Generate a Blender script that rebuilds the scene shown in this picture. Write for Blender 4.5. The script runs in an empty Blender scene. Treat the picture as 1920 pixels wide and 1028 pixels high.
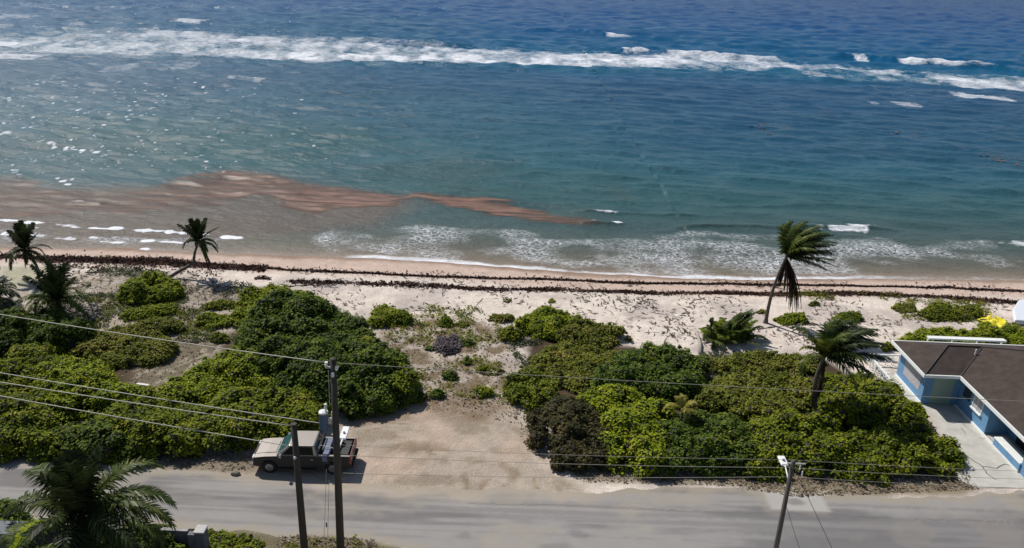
import bpy, math, random
import numpy as np
rng = np.random.default_rng(7); random.seed(7)
S = bpy.context.scene; COL = S.collection
# ---------------------------------------------------------------- camera, sky, sun, exposure
W_, H_ = 1920, 1028; F_ = 1500.; P_ = math.radians(22); R_ = math.radians(2.2); CZ = 29.
fwd = np.array([0, math.cos(P_), -math.sin(P_)]); up0 = np.array([0, math.sin(P_), math.cos(P_)]); r0 = np.array([1., 0, 0])
right = math.cos(R_)*r0+math.sin(R_)*up0; upv = -math.sin(R_)*r0+math.cos(R_)*up0
CAM = np.array([0, 0, CZ])
cd = bpy.data.cameras.new("camera"); cam = bpy.data.objects.new("camera", cd); COL.objects.link(cam)
cd.sensor_width = 36; cd.lens = 36*F_/W_; cd.clip_end = 20000
from mathutils import Matrix, Vector
m = Matrix.Identity(4)
for i in range(3):
    m[i][0], m[i][1], m[i][2], m[i][3] = right[i], upv[i], -fwd[i], CAM[i]
cam.matrix_world = m; S.camera = cam
SUN_EL, SUN_AZ = math.radians(50), math.radians(-44)      # azimuth clockwise from +Y
wd = bpy.data.worlds.new("World"); S.world = wd; wd.use_nodes = True
nt = wd.node_tree; bgn = nt.nodes['Background']; sky = nt.nodes.new('ShaderNodeTexSky')
sky.sky_type = 'NISHITA'; sky.sun_disc = False; sky.sun_elevation = SUN_EL; sky.sun_rotation = SUN_AZ
sky.air_density = 1.0; sky.dust_density = 0.6; sky.ozone_density = 1.0
nt.links.new(sky.outputs[0], bgn.inputs[0]); bgn.inputs[1].default_value = 0.075
sd = bpy.data.lights.new("sun", 'SUN'); sd.energy = 4.6; sd.angle = math.radians(0.5); sd.color = (1, .95, .88)
so = bpy.data.objects.new("sun", sd); COL.objects.link(so)
sdir = Vector((math.sin(SUN_AZ)*math.cos(SUN_EL), math.cos(SUN_AZ)*math.cos(SUN_EL), math.sin(SUN_EL)))
so.rotation_euler = sdir.to_track_quat('Z', 'Y').to_euler()
S.view_settings.view_transform = 'Standard'; S.view_settings.look = 'None'
S.view_settings.exposure = 0.0; S.view_settings.gamma = 1

# ---------------------------------------------------------------- helpers
def G(px, py, z=0.):
    d = fwd*F_+right*(px-W_/2)-upv*(py-H_/2); return CAM+d*((z-CZ)/d[2])
def AtY(px, py, Y):
    d = fwd*F_+right*(px-W_/2)-upv*(py-H_/2); return CAM+d*Y/d[1]
def Gp(pts, z=0.): return np.array([G(x, y, z)[:2] for x, y in pts])
def hsh(ix, iy, s):
    h = (ix.astype(np.int64)*374761393+iy.astype(np.int64)*668265263+s*1442695041) & 0xffffffff
    h = ((h ^ (h >> 13))*1274126177) & 0xffffffff
    return ((h ^ (h >> 16)) & 0xffff)/65535.
def vn(x, y, s=0):
    x = np.asarray(x, float); y = np.asarray(y, float)
    ix = np.floor(x); iy = np.floor(y); fx = x-ix; fy = y-iy
    fx = fx*fx*fx*(fx*(fx*6-15)+10); fy = fy*fy*fy*(fy*(fy*6-15)+10)
    a = hsh(ix, iy, s); b = hsh(ix+1, iy, s); c = hsh(ix, iy+1, s); d = hsh(ix+1, iy+1, s)
    return (a+(b-a)*fx)*(1-fy)+(c+(d-c)*fx)*fy
def fbm(x, y, o=4, s=0):
    t = 0; a = .5; n = 0
    for k in range(o):
        t = t+a*vn(x*2**k+13.7*k, y*2**k-7.1*k, s+k*17); n += a; a *= .5
    return t/n
def ss(a, b, x): t = np.clip((x-a)/(b-a), 0, 1); return t*t*(3-2*t)
def lin(r, g, b): return np.array([((c/255+.055)/1.055)**2.4 if c > 10 else c/255/12.92 for c in (r, g, b)])
def polydist(P, x, y):
    """signed distance (positive inside) to polygon P"""
    x = np.asarray(x, float); y = np.asarray(y, float)
    d = np.full(x.shape, 1e9); ins = np.zeros(x.shape, bool); n = len(P)
    for i in range(n):
        ax, ay = P[i]; bx, by = P[(i+1) % n]
        ex, ey = bx-ax, by-ay
        t = np.clip(((x-ax)*ex+(y-ay)*ey)/(ex*ex+ey*ey+1e-12), 0, 1)
        d = np.minimum(d, np.hypot(x-ax-t*ex, y-ay-t*ey))
        if ay != by:
            c = ((ay > y) != (by > y)) & (x < ex*(y-ay)/(by-ay)+ax); ins ^= c
    return np.where(ins, d, -d)
def linedist(P, x, y):
    d = np.full(np.shape(x), 1e9); tt = np.zeros(np.shape(x)); n = len(P)
    for i in range(n-1):
        ax, ay = P[i]; bx, by = P[i+1]; ex, ey = bx-ax, by-ay
        t = np.clip(((x-ax)*ex+(y-ay)*ey)/(ex*ex+ey*ey+1e-12), 0, 1)
        q = np.hypot(x-ax-t*ex, y-ay-t*ey); tt = np.where(q < d, (i+t)/(n-1), tt); d = np.minimum(d, q)
    return d, tt

def mesh_np(name, V, Fq, mat, parent=None, smooth=False, cols=None, mats=None, midx=None):
    V = np.asarray(V, np.float32); Fq = np.asarray(Fq, np.int32); k = Fq.shape[1]
    me = bpy.data.meshes.new(name)
    me.vertices.add(len(V)); me.vertices.foreach_set('co', V.ravel())
    me.loops.add(Fq.size); me.loops.foreach_set('vertex_index', Fq.ravel())
    me.polygons.add(len(Fq)); me.polygons.foreach_set('loop_start', np.arange(0, Fq.size, k, dtype=np.int32))
    me.polygons.foreach_set('loop_total', np.full(len(Fq), k, np.int32))
    for q in (mats or [mat]): me.materials.append(q)
    if midx is not None: me.polygons.foreach_set('material_index', np.asarray(midx, np.int32))
    if smooth: me.polygons.foreach_set('use_smooth', np.ones(len(Fq), bool))
    me.update(calc_edges=True)
    for nm, arr in (cols or {}).items():
        a = me.color_attributes.new(nm, 'FLOAT_COLOR', 'POINT')
        c = np.ones((len(V), 4), np.float32); arr = np.asarray(arr)
        if arr.ndim == 1: c[:, 0] = c[:, 1] = c[:, 2] = arr
        else: c[:, :arr.shape[1]] = arr
        a.data.foreach_set('color', c.ravel())
    o = bpy.data.objects.new(name, me); COL.objects.link(o)
    if parent: o.parent = parent
    return o
class MB:
    def __init__(s): s.v = []; s.f = []; s.mi = []; s.cur = 0
    def add(s, V, Fs):
        b = len(s.v); s.v += [tuple(map(float, p)) for p in V]; s.f += [tuple(b+i for i in f) for f in Fs]; s.mi += [s.cur]*len(Fs); return s
    def box(s, x0, y0, z0, x1, y1, z1):
        V = [(x, y, z) for z in (z0, z1) for x, y in ((x0, y0), (x1, y0), (x1, y1), (x0, y1))]
        return s.add(V, [(3, 2, 1, 0), (4, 5, 6, 7), (0, 1, 5, 4), (1, 2, 6, 5), (2, 3, 7, 6), (3, 0, 4, 7)])
    def obox(s, c, dx, dy, dz):
        c, dx, dy, dz = map(np.array, (c, dx, dy, dz))
        V = [c+a*dx+b*dy+e*dz for e in (-1, 1) for a, b in ((-1, -1), (1, -1), (1, 1), (-1, 1))]
        return s.add(V, [(3, 2, 1, 0), (4, 5, 6, 7), (0, 1, 5, 4), (1, 2, 6, 5), (2, 3, 7, 6), (3, 0, 4, 7)])
    def prism(s, prof, y0, y1, y0t=None, y1t=None, zt=None):
        """profile in x,z extruded along y (optionally tapering for points above zt)"""
        n = len(prof)
        def yy(z, a, at): return at if (zt is not None and z >= zt) else a
        V = [(x, yy(z, y0, y0t), z) for x, z in prof]+[(x, yy(z, y1, y1t), z) for x, z in prof]
        Fs = [tuple(range(n)), tuple(range(2*n-1, n-1, -1))]+[(i, n+i, n+(i+1) % n, (i+1) % n) for i in range(n)]
        return s.add(V, Fs)
    def slab(s, poly, z0, z1):
        n = len(poly); V = [(x, y, z0) for x, y in poly]+[(x, y, z1) for x, y in poly]
        return s.add(V, [tuple(range(n-1, -1, -1)), tuple(range(n, 2*n))]+[(i, (i+1) % n, n+(i+1) % n, n+i) for i in range(n)])
    def tube(s, pts, rad, n=8, cap=True):
        pts = [np.array(p, float) for p in pts]
        if np.isscalar(rad): rad = [rad]*len(pts)
        V = []; 
        for i, p in enumerate(pts):
            d = pts[min(i+1, len(pts)-1)]-pts[max(i-1, 0)]; d = d/(np.linalg.norm(d)+1e-9)
            a = np.cross(d, (0, 0, 1.)) if abs(d[2]) < .95 else np.cross(d, (0, 1., 0)); a /= np.linalg.norm(a); b = np.cross(d, a)
            V += [p+rad[i]*(math.cos(t)*a+math.sin(t)*b) for t in np.linspace(0, 2*math.pi, n, endpoint=False)]
        Fs = [(i*n+j, i*n+(j+1) % n, (i+1)*n+(j+1) % n, (i+1)*n+j) for i in range(len(pts)-1) for j in range(n)]
        if cap: Fs += [tuple(range(n-1, -1, -1)), tuple(range((len(pts)-1)*n, len(pts)*n))]
        return s.add(V, Fs)
    def build(s, name, mat, parent=None, bevel=0, smooth=False, loc=None):
        me = bpy.data.meshes.new(name); me.from_pydata(s.v, [], s.f)
        mats = mat if isinstance(mat, (list, tuple)) else [mat]
        for q in mats: me.materials.append(q)
        if len(mats) > 1:
            for p, k in zip(me.polygons, s.mi): p.material_index = k
        import bmesh
        bm = bmesh.new(); bm.from_mesh(me); bmesh.ops.recalc_face_normals(bm, faces=bm.faces); bm.to_mesh(me); bm.free()
        if smooth:
            for p in me.polygons: p.use_smooth = True
        o = bpy.data.objects.new(name, me); COL.objects.link(o)
        if parent: o.parent = parent
        if loc is not None: o.location = loc
        if bevel:
            b = o.modifiers.new('bevel', 'BEVEL'); b.width = bevel; b.segments = 2; b.limit_method = 'ANGLE'; b.harden_normals = False
        return o
def tag(o, label=None, cat=None, group=None, kind=None):
    if label: o['label'] = label
    if cat: o['category'] = cat
    if group: o['group'] = group
    if kind: o['kind'] = kind
    return o
def empty(name, loc, label, cat, group=None, rz=0):
    o = bpy.data.objects.new(name, None); COL.objects.link(o); o.location = loc; o.rotation_euler = (0, 0, rz); o.empty_display_size = .3
    return tag(o, label, cat, group)

# ---------------------------------------------------------------- materials
def new_mat(name):
    mt = bpy.data.materials.new(name); mt.use_nodes = True; t = mt.node_tree
    return mt, t, t.nodes['Principled BSDF'], t.links
def N(t, kind, **kw):
    n = t.nodes.new(kind)
    for k, v in kw.items(): setattr(n, k, v)
    return n
def plain(name, col, rough=.6, metal=0, var=.12, scale=3., bump=.0, spec=.4, coat=0, stretch=(1, 1, 1)):
    mt, t, b, L = new_mat(name)
    tc = N(t, 'ShaderNodeTexCoord'); mp = N(t, 'ShaderNodeMapping'); mp.inputs['Scale'].default_value = stretch
    no = N(t, 'ShaderNodeTexNoise'); no.inputs['Scale'].default_value = scale; no.inputs['Detail'].default_value = 8; no.inputs['Roughness'].default_value = .65
    L.new(tc.outputs['Object'], mp.inputs[0]); L.new(mp.outputs[0], no.inputs['Vector'])
    rp = N(t, 'ShaderNodeValToRGB'); rp.color_ramp.elements[0].position = .3; rp.color_ramp.elements[1].position = .7
    c = np.array(col); rp.color_ramp.elements[0].color = (*np.clip(c*(1-var), 0, 1), 1); rp.color_ramp.elements[1].color = (*np.clip(c*(1+var), 0, 1), 1)
    L.new(no.outputs[0], rp.inputs[0]); L.new(rp.outputs[0], b.inputs['Base Color'])
    b.inputs['Roughness'].default_value = rough; b.inputs['Metallic'].default_value = metal; b.inputs['Specular IOR Level'].default_value = spec
    b.inputs['Coat Weight'].default_value = coat; b.inputs['Coat Roughness'].default_value = .08
    if bump:
        bp = N(t, 'ShaderNodeBump'); bp.inputs['Strength'].default_value = bump; bp.inputs['Distance'].default_value = .03
        L.new(no.outputs[0], bp.inputs['Height']); L.new(bp.outputs[0], b.inputs['Normal'])
    return mt
def leaf_mat(name, stops, transl=.33, rough=.6, scale=.7):
    mt, t, b, L = new_mat(name)
    g = N(t, 'ShaderNodeNewGeometry'); tc = N(t, 'ShaderNodeTexCoord'); no = N(t, 'ShaderNodeTexNoise'); no.inputs['Scale'].default_value = scale; no.inputs['Detail'].default_value = 3
    L.new(tc.outputs['Object'], no.inputs['Vector'])
    a = N(t, 'ShaderNodeMath', operation='MULTIPLY_ADD'); a.inputs[1].default_value = .55
    s2 = N(t, 'ShaderNodeMath', operation='MULTIPLY_ADD'); s2.inputs[1].default_value = 1.6; s2.inputs[2].default_value = -.58
    L.new(no.outputs[0], s2.inputs[0]); L.new(g.outputs['Random Per Island'], a.inputs[0]); L.new(s2.outputs[0], a.inputs[2])
    rp = N(t, 'ShaderNodeValToRGB'); cr = rp.color_ramp
    while len(cr.elements) < len(stops): cr.elements.new(.5)
    for i, (p, c) in enumerate(stops): cr.elements[i].position = p; cr.elements[i].color = (*c, 1)
    L.new(a.outputs[0], rp.inputs[0]); L.new(rp.outputs[0], b.inputs['Base Color'])
    b.inputs['Roughness'].default_value = rough; b.inputs['Specular IOR Level'].default_value = .10
    tr = N(t, 'ShaderNodeBsdfTranslucent'); L.new(rp.outputs[0], tr.inputs[0])
    mx = N(t, 'ShaderNodeMixShader'); mx.inputs[0].default_value = transl
    L.new(b.outputs[0], mx.inputs[1]); L.new(tr.outputs[0], mx.inputs[2]); L.new(mx.outputs[0], t.nodes['Material Output'].inputs[0])
    return mt
LM = dict(
  bright=leaf_mat('leaf_bright', [(0, (0.081, 0.129, 0.012)), (.4, (0.203, 0.266, 0.012)), (.8, (0.325, 0.362, 0.018)), (1, (0.439, 0.435, 0.059))]),
  mid=leaf_mat('leaf_mid', [(0, (0.058, 0.095, 0.011)), (.45, (0.154, 0.199, 0.012)), (.85, (0.260, 0.285, 0.018)), (1, (0.378, 0.329, 0.057))]),
  dark=leaf_mat('leaf_dark', [(0, (0.036, 0.064, 0.011)), (.5, (0.091, 0.145, 0.017)), (.85, (0.173, 0.230, 0.026)), (1, (0.304, 0.301, 0.066))]),
  olive=leaf_mat('leaf_olive', [(0, (0.074, 0.090, 0.015)), (.45, (0.184, 0.209, 0.023)), (.8, (0.265, 0.269, 0.038)), (1, (0.382, 0.284, 0.086))]),
  brown=leaf_mat('leaf_brownish', [(0, (0.036, 0.027, 0.016)), (.4, (0.070, 0.065, 0.026)), (.75, (0.110, 0.104, 0.035)), (.93, (0.200, 0.114, 0.048)), (1, (0.320, 0.228, 0.112))]),
  grey=leaf_mat('leaf_grey', [(0, (.05, .065, .035)), (.5, (.10, .12, .06)), (.9, (.16, .18, .09)), (1, (.24, .24, .15))]),
  purple=leaf_mat('twig_purple', [(0, (0.065, 0.050, 0.060)), (.5, (0.130, 0.106, 0.120)), (.9, (0.221, 0.188, 0.204)), (1, (0.390, 0.350, 0.336))], .05),
  palm=leaf_mat('palm_leaf', [(0, (0.033, 0.052, 0.013)), (.5, (0.075, 0.104, 0.023)), (.85, (0.135, 0.160, 0.039)), (1, (0.270, 0.232, 0.091))], .25, .4),
  palmshade=leaf_mat('palm_leaf_shaded', [(0, (0.015, 0.021, 0.010)), (.5, (0.033, 0.048, 0.017)), (.9, (0.075, 0.090, 0.031)), (1, (0.135, 0.120, 0.056))], .15, .45),  # palm leaf with the shade of backlit crowns put into its colour
  yellow=leaf_mat('palm_leaf_yellow', [(0, (.14, .13, .02)), (.5, (.28, .25, .05)), (1, (.42, .36, .12))], .3, .4),
  dead=leaf_mat('palm_leaf_dead', [(0, (0.022, 0.016, 0.012)), (.5, (0.055, 0.040, 0.030)), (.85, (0.110, 0.082, 0.060)), (1, (0.176, 0.137, 0.100))], .08, .8),
  litter=leaf_mat('litter_leaf', [(0, (0.068, 0.051, 0.038)), (.45, (0.176, 0.138, 0.098)), (.8, (0.297, 0.246, 0.180)), (1, (0.567, 0.522, 0.450))], .05, .9),
  weed=leaf_mat('wrack_leaf', [(0, (.022, .012, .010)), (.5, (.05, .026, .02)), (.85, (.09, .048, .036)), (1, (.16, .09, .07))], .05, .8),
  twig=leaf_mat('debris_twig', [(0, (.05, .04, .034)), (.5, (.15, .12, .10)), (.85, (.2, .165, .14)), (1, (.45, .4, .36))], .0, .9),
)
WOOD = plain('bush_wood', (.035, .03, .018), .9)
BARK = plain('palm_bark', (.11, .092, .075), .85, var=.35, scale=4, bump=.5, stretch=(1, 1, 5))
POLE = plain('pole_wood', (.055, .047, .038), .85, var=.35, scale=3, bump=.4, stretch=(6, 6, .5))

# ---------------------------------------------------------------- shoreline and land
shp = [(-400, 455), (-100, 458), (0, 462), (200, 464), (400, 473), (600, 481), (800, 489), (1000, 505), (1200, 520), (1400, 524), (1600, 522), (1900, 526), (2400, 545)]
SEA = -.35
shw = np.array([G(x, y, SEA)[:2] for x, y in shp])
def shoreY(X): return np.interp(X, shw[:, 0], shw[:, 1])+.5*(vn(np.asarray(X)*.16, np.asarray(X)*0, 5)-.5)+.25*(vn(np.asarray(X)*.6, np.asarray(X)*0, 6)-.5)
def dune(X, Y):
    m_ = ss(52, 58, Y)*(1-ss(66, 70, Y))
    return m_*(.22*fbm(X*.35, Y*.35, 3, 31)+.08*vn(X*1.3, Y*1.3, 32))
def landZ(X, Y): return np.minimum(0, SEA+(shoreY(X)-Y)*.065)*ss(62, 68, Y)+dune(X, Y)
def interp_poly(pts, z=0):
    w = np.array([G(x, y, z)[:2] for x, y in pts]); return w

# region masks on the land
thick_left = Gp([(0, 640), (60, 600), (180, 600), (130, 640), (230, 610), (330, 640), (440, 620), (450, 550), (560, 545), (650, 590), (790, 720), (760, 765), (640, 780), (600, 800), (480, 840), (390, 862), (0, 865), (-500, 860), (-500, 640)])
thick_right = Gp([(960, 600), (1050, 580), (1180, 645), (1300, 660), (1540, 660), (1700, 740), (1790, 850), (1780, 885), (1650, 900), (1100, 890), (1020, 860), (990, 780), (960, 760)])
mid_soil = Gp([(700, 600), (900, 600), (960, 650), (1000, 700), (970, 770), (760, 765), (740, 680)])
left_soil = Gp([(60, 520), (240, 510), (420, 540), (520, 560), (480, 660), (330, 740), (220, 740), (150, 640), (0, 600)])
turnout = Gp([(640, 790), (780, 750), (960, 755), (1010, 800), (1030, 870), (1090, 900), (1100, 935), (640, 925), (440, 900), (430, 868), (600, 830)])
verge = Gp([(-600, 845), (0, 848), (300, 850), (520, 850), (560, 870), (420, 890), (200, 875), (0, 866), (-600, 862)])
verge_r = Gp([(1040, 872), (1200, 886), (1380, 880), (1800, 870), (1840, 915), (1800, 930), (1500, 930), (1380, 912), (1100, 905)])
near_soil = Gp([(-300, 980), (200, 965), (420, 985), (640, 1003), (800, 1035), (820, 1300), (-900, 1300), (-900, 960)])

nx, ny = 760, 340
gx = np.concatenate([np.linspace(-140, -72, 18, endpoint=False), np.linspace(-72, 72, nx), np.linspace(72, 140, 19)[1:]]); gy = np.linspace(18, 92, ny)
X, Y = np.meshgrid(gx, gy); X = X.ravel(); Y = Y.ravel(); nxx = len(gx)
Z = landZ(X, Y)
wob = .9*(fbm(X*.5, Y*.5, 4, 40)-.5)*2
n1 = fbm(X*.9, Y*.9, 4, 41); n2 = fbm(X*2.2, Y*2.2, 3, 42); n3 = fbm(X*.25, Y*.25, 3, 43)
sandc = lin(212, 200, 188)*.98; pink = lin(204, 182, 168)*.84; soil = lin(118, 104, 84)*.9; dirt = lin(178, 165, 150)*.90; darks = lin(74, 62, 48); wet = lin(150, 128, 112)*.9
C = np.tile(sandc, (len(X), 1))
def blend(col, w):
    global C
    w = np.clip(w, 0, 1)[:, None]; C = C*(1-w)+np.asarray(col)*w
sd_ = shoreY(X)-Y                                # distance up the beach
blend(pink, 1-ss(4.2, 6.5, sd_+wob*.4))
blend(wet, 1-ss(.2, 1.6, sd_+wob*.3))
blend(lin(196, 184, 176)*.85, .8*ss(.42, .6, n3)*ss(5, 8, sd_))
blend(soil*1.15, ss(-1.0, 1.2, polydist(mid_soil, X, Y)+wob)*(.35+.75*ss(.4, .62, n1)))
blend(lin(150, 138, 118)*.8, .8*ss(-1.5, 1.2, polydist(left_soil, X, Y)+wob)*(.5+.5*ss(.35, .6, n1)))
lsb = Gp([(250, 680), (330, 640), (440, 640), (400, 680), (330, 740), (240, 740)])
blend(lin(120, 108, 88)*.9, .75*ss(-1.2, 1.2, polydist(lsb, X, Y)+wob*.6)*(.5+.6*ss(.35, .6, n2)))
lsg = Gp([(0, 500), (110, 500), (120, 530), (60, 545), (0, 540)]); blend(lin(176, 172, 150)*.9, ss(-.6, .6, polydist(lsg, X, Y)))
tp = ss(-.9, .9, polydist(turnout, X, Y)+wob*.8)
# tyre swirls in the turnout
cx, cy = G(740, 900)[:2]
rr = np.hypot(X-cx-1.5, (Y-cy)*1.15)+1.6*(fbm(X*.35, Y*.35, 3, 55)-.5); th = np.arctan2(Y-cy, X-cx)
sw = fbm(rr*2.2+1.5*vn(X*.4, Y*.4, 9), th*1.6, 3, 50)
dcol = dirt*(1-.0)
blend(dcol, tp)
blend(lin(146, 128, 108)*.9, tp*ss(.47, .66, sw)*ss(.36, .6, fbm(X*.3, Y*.3, 3, 53))*.95)
blend(lin(136, 120, 100)*.9, tp*ss(.52, .66, fbm(X*.5+7, Y*.9, 4, 54))*.5)
blend(lin(192, 170, 152)*.9, tp*ss(.5, .72, fbm(X*.35+3, Y*.35, 3, 52))*.7)
dk = Gp([(790, 740), (900, 745), (960, 765), (900, 790), (800, 780)]); blend(lin(120, 98, 74)*.9, .8*ss(-.7, .8, polydist(dk, X, Y)+wob*.6)*(.5+.5*ss(.3, .6, n2)))
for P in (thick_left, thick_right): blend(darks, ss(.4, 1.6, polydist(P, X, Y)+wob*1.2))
blend(lin(124, 114, 96)*.9, ss(-.6, .8, polydist(lsb, X, Y)+wob*.8)*.9); blend(lin(170, 160, 145)*.9, ss(-.3, .8, polydist(lsb, X, Y))*ss(.56, .7, n2)*.8)
clr = Gp([(1290, 672), (1480, 668), (1490, 715), (1320, 712)]); blend(lin(150, 138, 118)*.9, ss(-.5, .8, polydist(clr, X, Y)+wob)*.8)
blend(lin(122, 110, 92), ss(-.5, .4, polydist(verge, X, Y)+wob*.3)*.9)
blend(lin(132, 120, 100), ss(-.4, .5, polydist(verge_r, X, Y)+wob*.3))
blend(lin(120, 112, 88)*.8, ss(-.4, .5, polydist(near_soil, X, Y)+wob*.3))
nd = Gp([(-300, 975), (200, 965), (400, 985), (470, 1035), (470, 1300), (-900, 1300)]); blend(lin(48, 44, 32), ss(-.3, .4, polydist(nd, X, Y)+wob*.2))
C *= (1+.30*(n2-.5)+.22*(n1-.5))[:, None]
rough_a = ss(2, 6, sd_)
ids = np.arange(nxx*ny).reshape(ny, nxx)
def gridfaces(ids): return np.stack([ids[:-1, :-1], ids[:-1, 1:], ids[1:, 1:], ids[1:, :-1]], -1).reshape(-1, 4)
mt, t, b, L = new_mat('sandy_ground')
at = N(t, 'ShaderNodeAttribute', attribute_name='tint'); tc = N(t, 'ShaderNodeTexCoord')
n_a = N(t, 'ShaderNodeTexNoise'); n_a.inputs['Scale'].default_value = 2.6; n_a.inputs['Detail'].default_value = 9; n_a.inputs['Roughness'].default_value = .72
n_b = N(t, 'ShaderNodeTexNoise'); n_b.inputs['Scale'].default_value = 9; n_b.inputs['Detail'].default_value = 5; n_b.inputs['Roughness'].default_value = .7
L.new(tc.outputs['Object'], n_a.inputs['Vector']); L.new(tc.outputs['Object'], n_b.inputs['Vector'])
mr = N(t, 'ShaderNodeMapRange'); mr.inputs['From Min'].default_value = .3; mr.inputs['From Max'].default_value = .7; mr.inputs['To Min'].default_value = .72; mr.inputs['To Max'].default_value = 1.25
L.new(n_b.outputs[0], mr.inputs[0])
mx = N(t, 'ShaderNodeMix', data_type='RGBA', blend_type='MULTIPLY'); mx.inputs['Factor'].default_value = 1
L.new(at.outputs['Color'], mx.inputs[6]); L.new(mr.outputs[0], mx.inputs[7]); L.new(mx.outputs[2], b.inputs['Base Color'])
bp = N(t, 'ShaderNodeBump'); bp.inputs['Strength'].default_value = .75; bp.inputs['Distance'].default_value = .16
L.new(n_a.outputs[0], bp.inputs['Height']); L.new(bp.outputs[0], b.inputs['Normal']); b.inputs['Roughness'].default_value = .95; b.inputs['Specular IOR Level'].default_value = .15
SAND = mt
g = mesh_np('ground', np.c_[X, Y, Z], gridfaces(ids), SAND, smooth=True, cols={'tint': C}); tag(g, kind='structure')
bk = MB(); bk.add([(-400, -300, -.02), (400, -300, -.02), (400, 18, -.02), (-400, 18, -.02)], [(0, 1, 2, 3)])
bk.add([(-400, 18, -.02), (-140, 18, -.02), (-140, 74, -.6), (-400, 74, -.6)], [(0, 1, 2, 3)]); bk.add([(140, 18, -.02), (400, 18, -.02), (400, 74, -.6), (140, 74, -.6)], [(0, 1, 2, 3)])
tag(bk.build('terrain', plain('scrub_ground', (.16, .14, .10), .95, var=.4, scale=.5)), kind='structure')

# ---------------------------------------------------------------- road
far_e = Gp([(-700, 858), (-300, 858), (0, 862), (200, 870), (400, 886), (560, 894), (700, 912), (900, 916), (1100, 922), (1300, 912), (1500, 928), (1800, 930), (1950, 916), (2500, 945)])
near_e = Gp([(-900, 970), (0, 975), (380, 990), (500, 1002), (600, 1004), (720, 1018), (820, 1040), (1100, 1075), (1900, 1120), (2600, 1160)])
rx = np.linspace(-75, 75, 900); nr = 56
fe = np.interp(rx, far_e[:, 0], far_e[:, 1])+.35*(fbm(rx*.7, rx*0, 3, 60)-.5)*2; ne = np.interp(rx, near_e[:, 0], near_e[:, 1])+.35*(fbm(rx*.6, rx*0+5, 3, 61)-.5)*2
tt = np.linspace(0, 1, nr)[:, None]; RX = np.tile(rx, (nr, 1)); RY = ne[None]*(1-tt)+fe[None]*tt
RXf, RYf = RX.ravel(), RY.ravel(); de = np.minimum(RY-ne, fe-RY).ravel(); defar = (fe-RY).ravel()
C = np.tile(lin(152, 149, 146)*.86, (RXf.size, 1))
q1 = fbm(RXf*.12, RYf*1.1, 4, 62); q2 = fbm(RXf*.4, RYf*.5, 4, 63); q3 = fbm(RXf*1.5, RYf*1.5, 3, 64)
blend(lin(122, 119, 118)*.80, ss(.42, .62, q1)*.85); q4 = fbm(RXf*.05, RYf*3.2, 4, 66); blend(lin(118, 115, 114)*.8, ss(.50, .66, q4)*.4)
blend(lin(166, 158, 146)*.8, ss(.5, .68, q2)*.6)
blend(lin(120, 118, 120)*.75, .5*ss(1, 2.2, de)*ss(8, 20, RXf))
blend(dirt*1.0, ss(1.6, .0, defar+1.4*(q2-.5)+.8*(q3-.5))*ss(-19, -10, RXf)*(1-ss(3, 7, RXf))*.95)
blend(lin(165, 155, 138)*.85, ss(.8, .0, de+.8*(q3-.5))*.8)
# repaired patch with a round cover, dark stains
for px, py, r, col, w in ((1490, 940, .55, (96, 96, 98), .9), (1080, 1002, .55, (112, 110, 112), .7), (1045, 1030, .9, (104, 102, 104), .6), (870, 1005, .35, (116, 108, 98), .6), (1660, 968, .5, (118, 116, 118), .5)):
    c0 = G(px, py); dd = np.hypot((RXf-c0[0])*.75, (RYf-c0[1])*1.3)
    if px == 1490: blend(lin(176, 172, 166)*.85, ss(1.5, 1.2, np.maximum(abs(RXf-c0[0]-.1)*.8, abs(RYf-c0[1])*1.6)+.2*(q3-.5)))
    blend(lin(*col)*.80, ss(r, r*.4, dd+.5*(q3-.5))*w*.6)
seam = abs(RYf-(37.05+.004*RXf)+.2*(vn(RXf*.3, RXf*0, 70)-.5)); blend(lin(112, 108, 106)*.7, ss(.10, .02, seam)*.5*(RXf > -2))
C *= (1+.12*(q3-.5))[:, None]
mt, t, b, L = new_mat('worn_asphalt')
at = N(t, 'ShaderNodeAttribute', attribute_name='tint'); tc = N(t, 'ShaderNodeTexCoord'); no = N(t, 'ShaderNodeTexNoise'); no.inputs['Scale'].default_value = 14; no.inputs['Detail'].default_value = 6; no.inputs['Roughness'].default_value = .8
L.new(tc.outputs['Object'], no.inputs['Vector'])
mr = N(t, 'ShaderNodeMapRange'); mr.inputs['From Min'].default_value = .3; mr.inputs['From Max'].default_value = .7; mr.inputs['To Min'].default_value = .86; mr.inputs['To Max'].default_value = 1.12
L.new(no.outputs[0], mr.inputs[0]); mx = N(t, 'ShaderNodeMix', data_type='RGBA', blend_type='MULTIPLY'); mx.inputs['Factor'].default_value = 1
L.new(at.outputs['Color'], mx.inputs[6]); L.new(mr.outputs[0], mx.inputs[7]); L.new(mx.outputs[2], b.inputs['Base Color'])
b.inputs['Roughness'].default_value = .85; b.inputs['Specular IOR Level'].default_value = .25
bp = N(t, 'ShaderNodeBump'); bp.inputs['Strength'].default_value = .3; bp.inputs['Distance'].default_value = .01; L.new(no.outputs[0], bp.inputs['Height']); L.new(bp.outputs[0], b.inputs['Normal'])
o = mesh_np('road', np.c_[RXf, RYf, np.full(RXf.size, .004)], gridfaces(np.arange(nr*900).reshape(nr, 900)), mt, cols={'tint': C}); tag(o, kind='structure')

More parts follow.
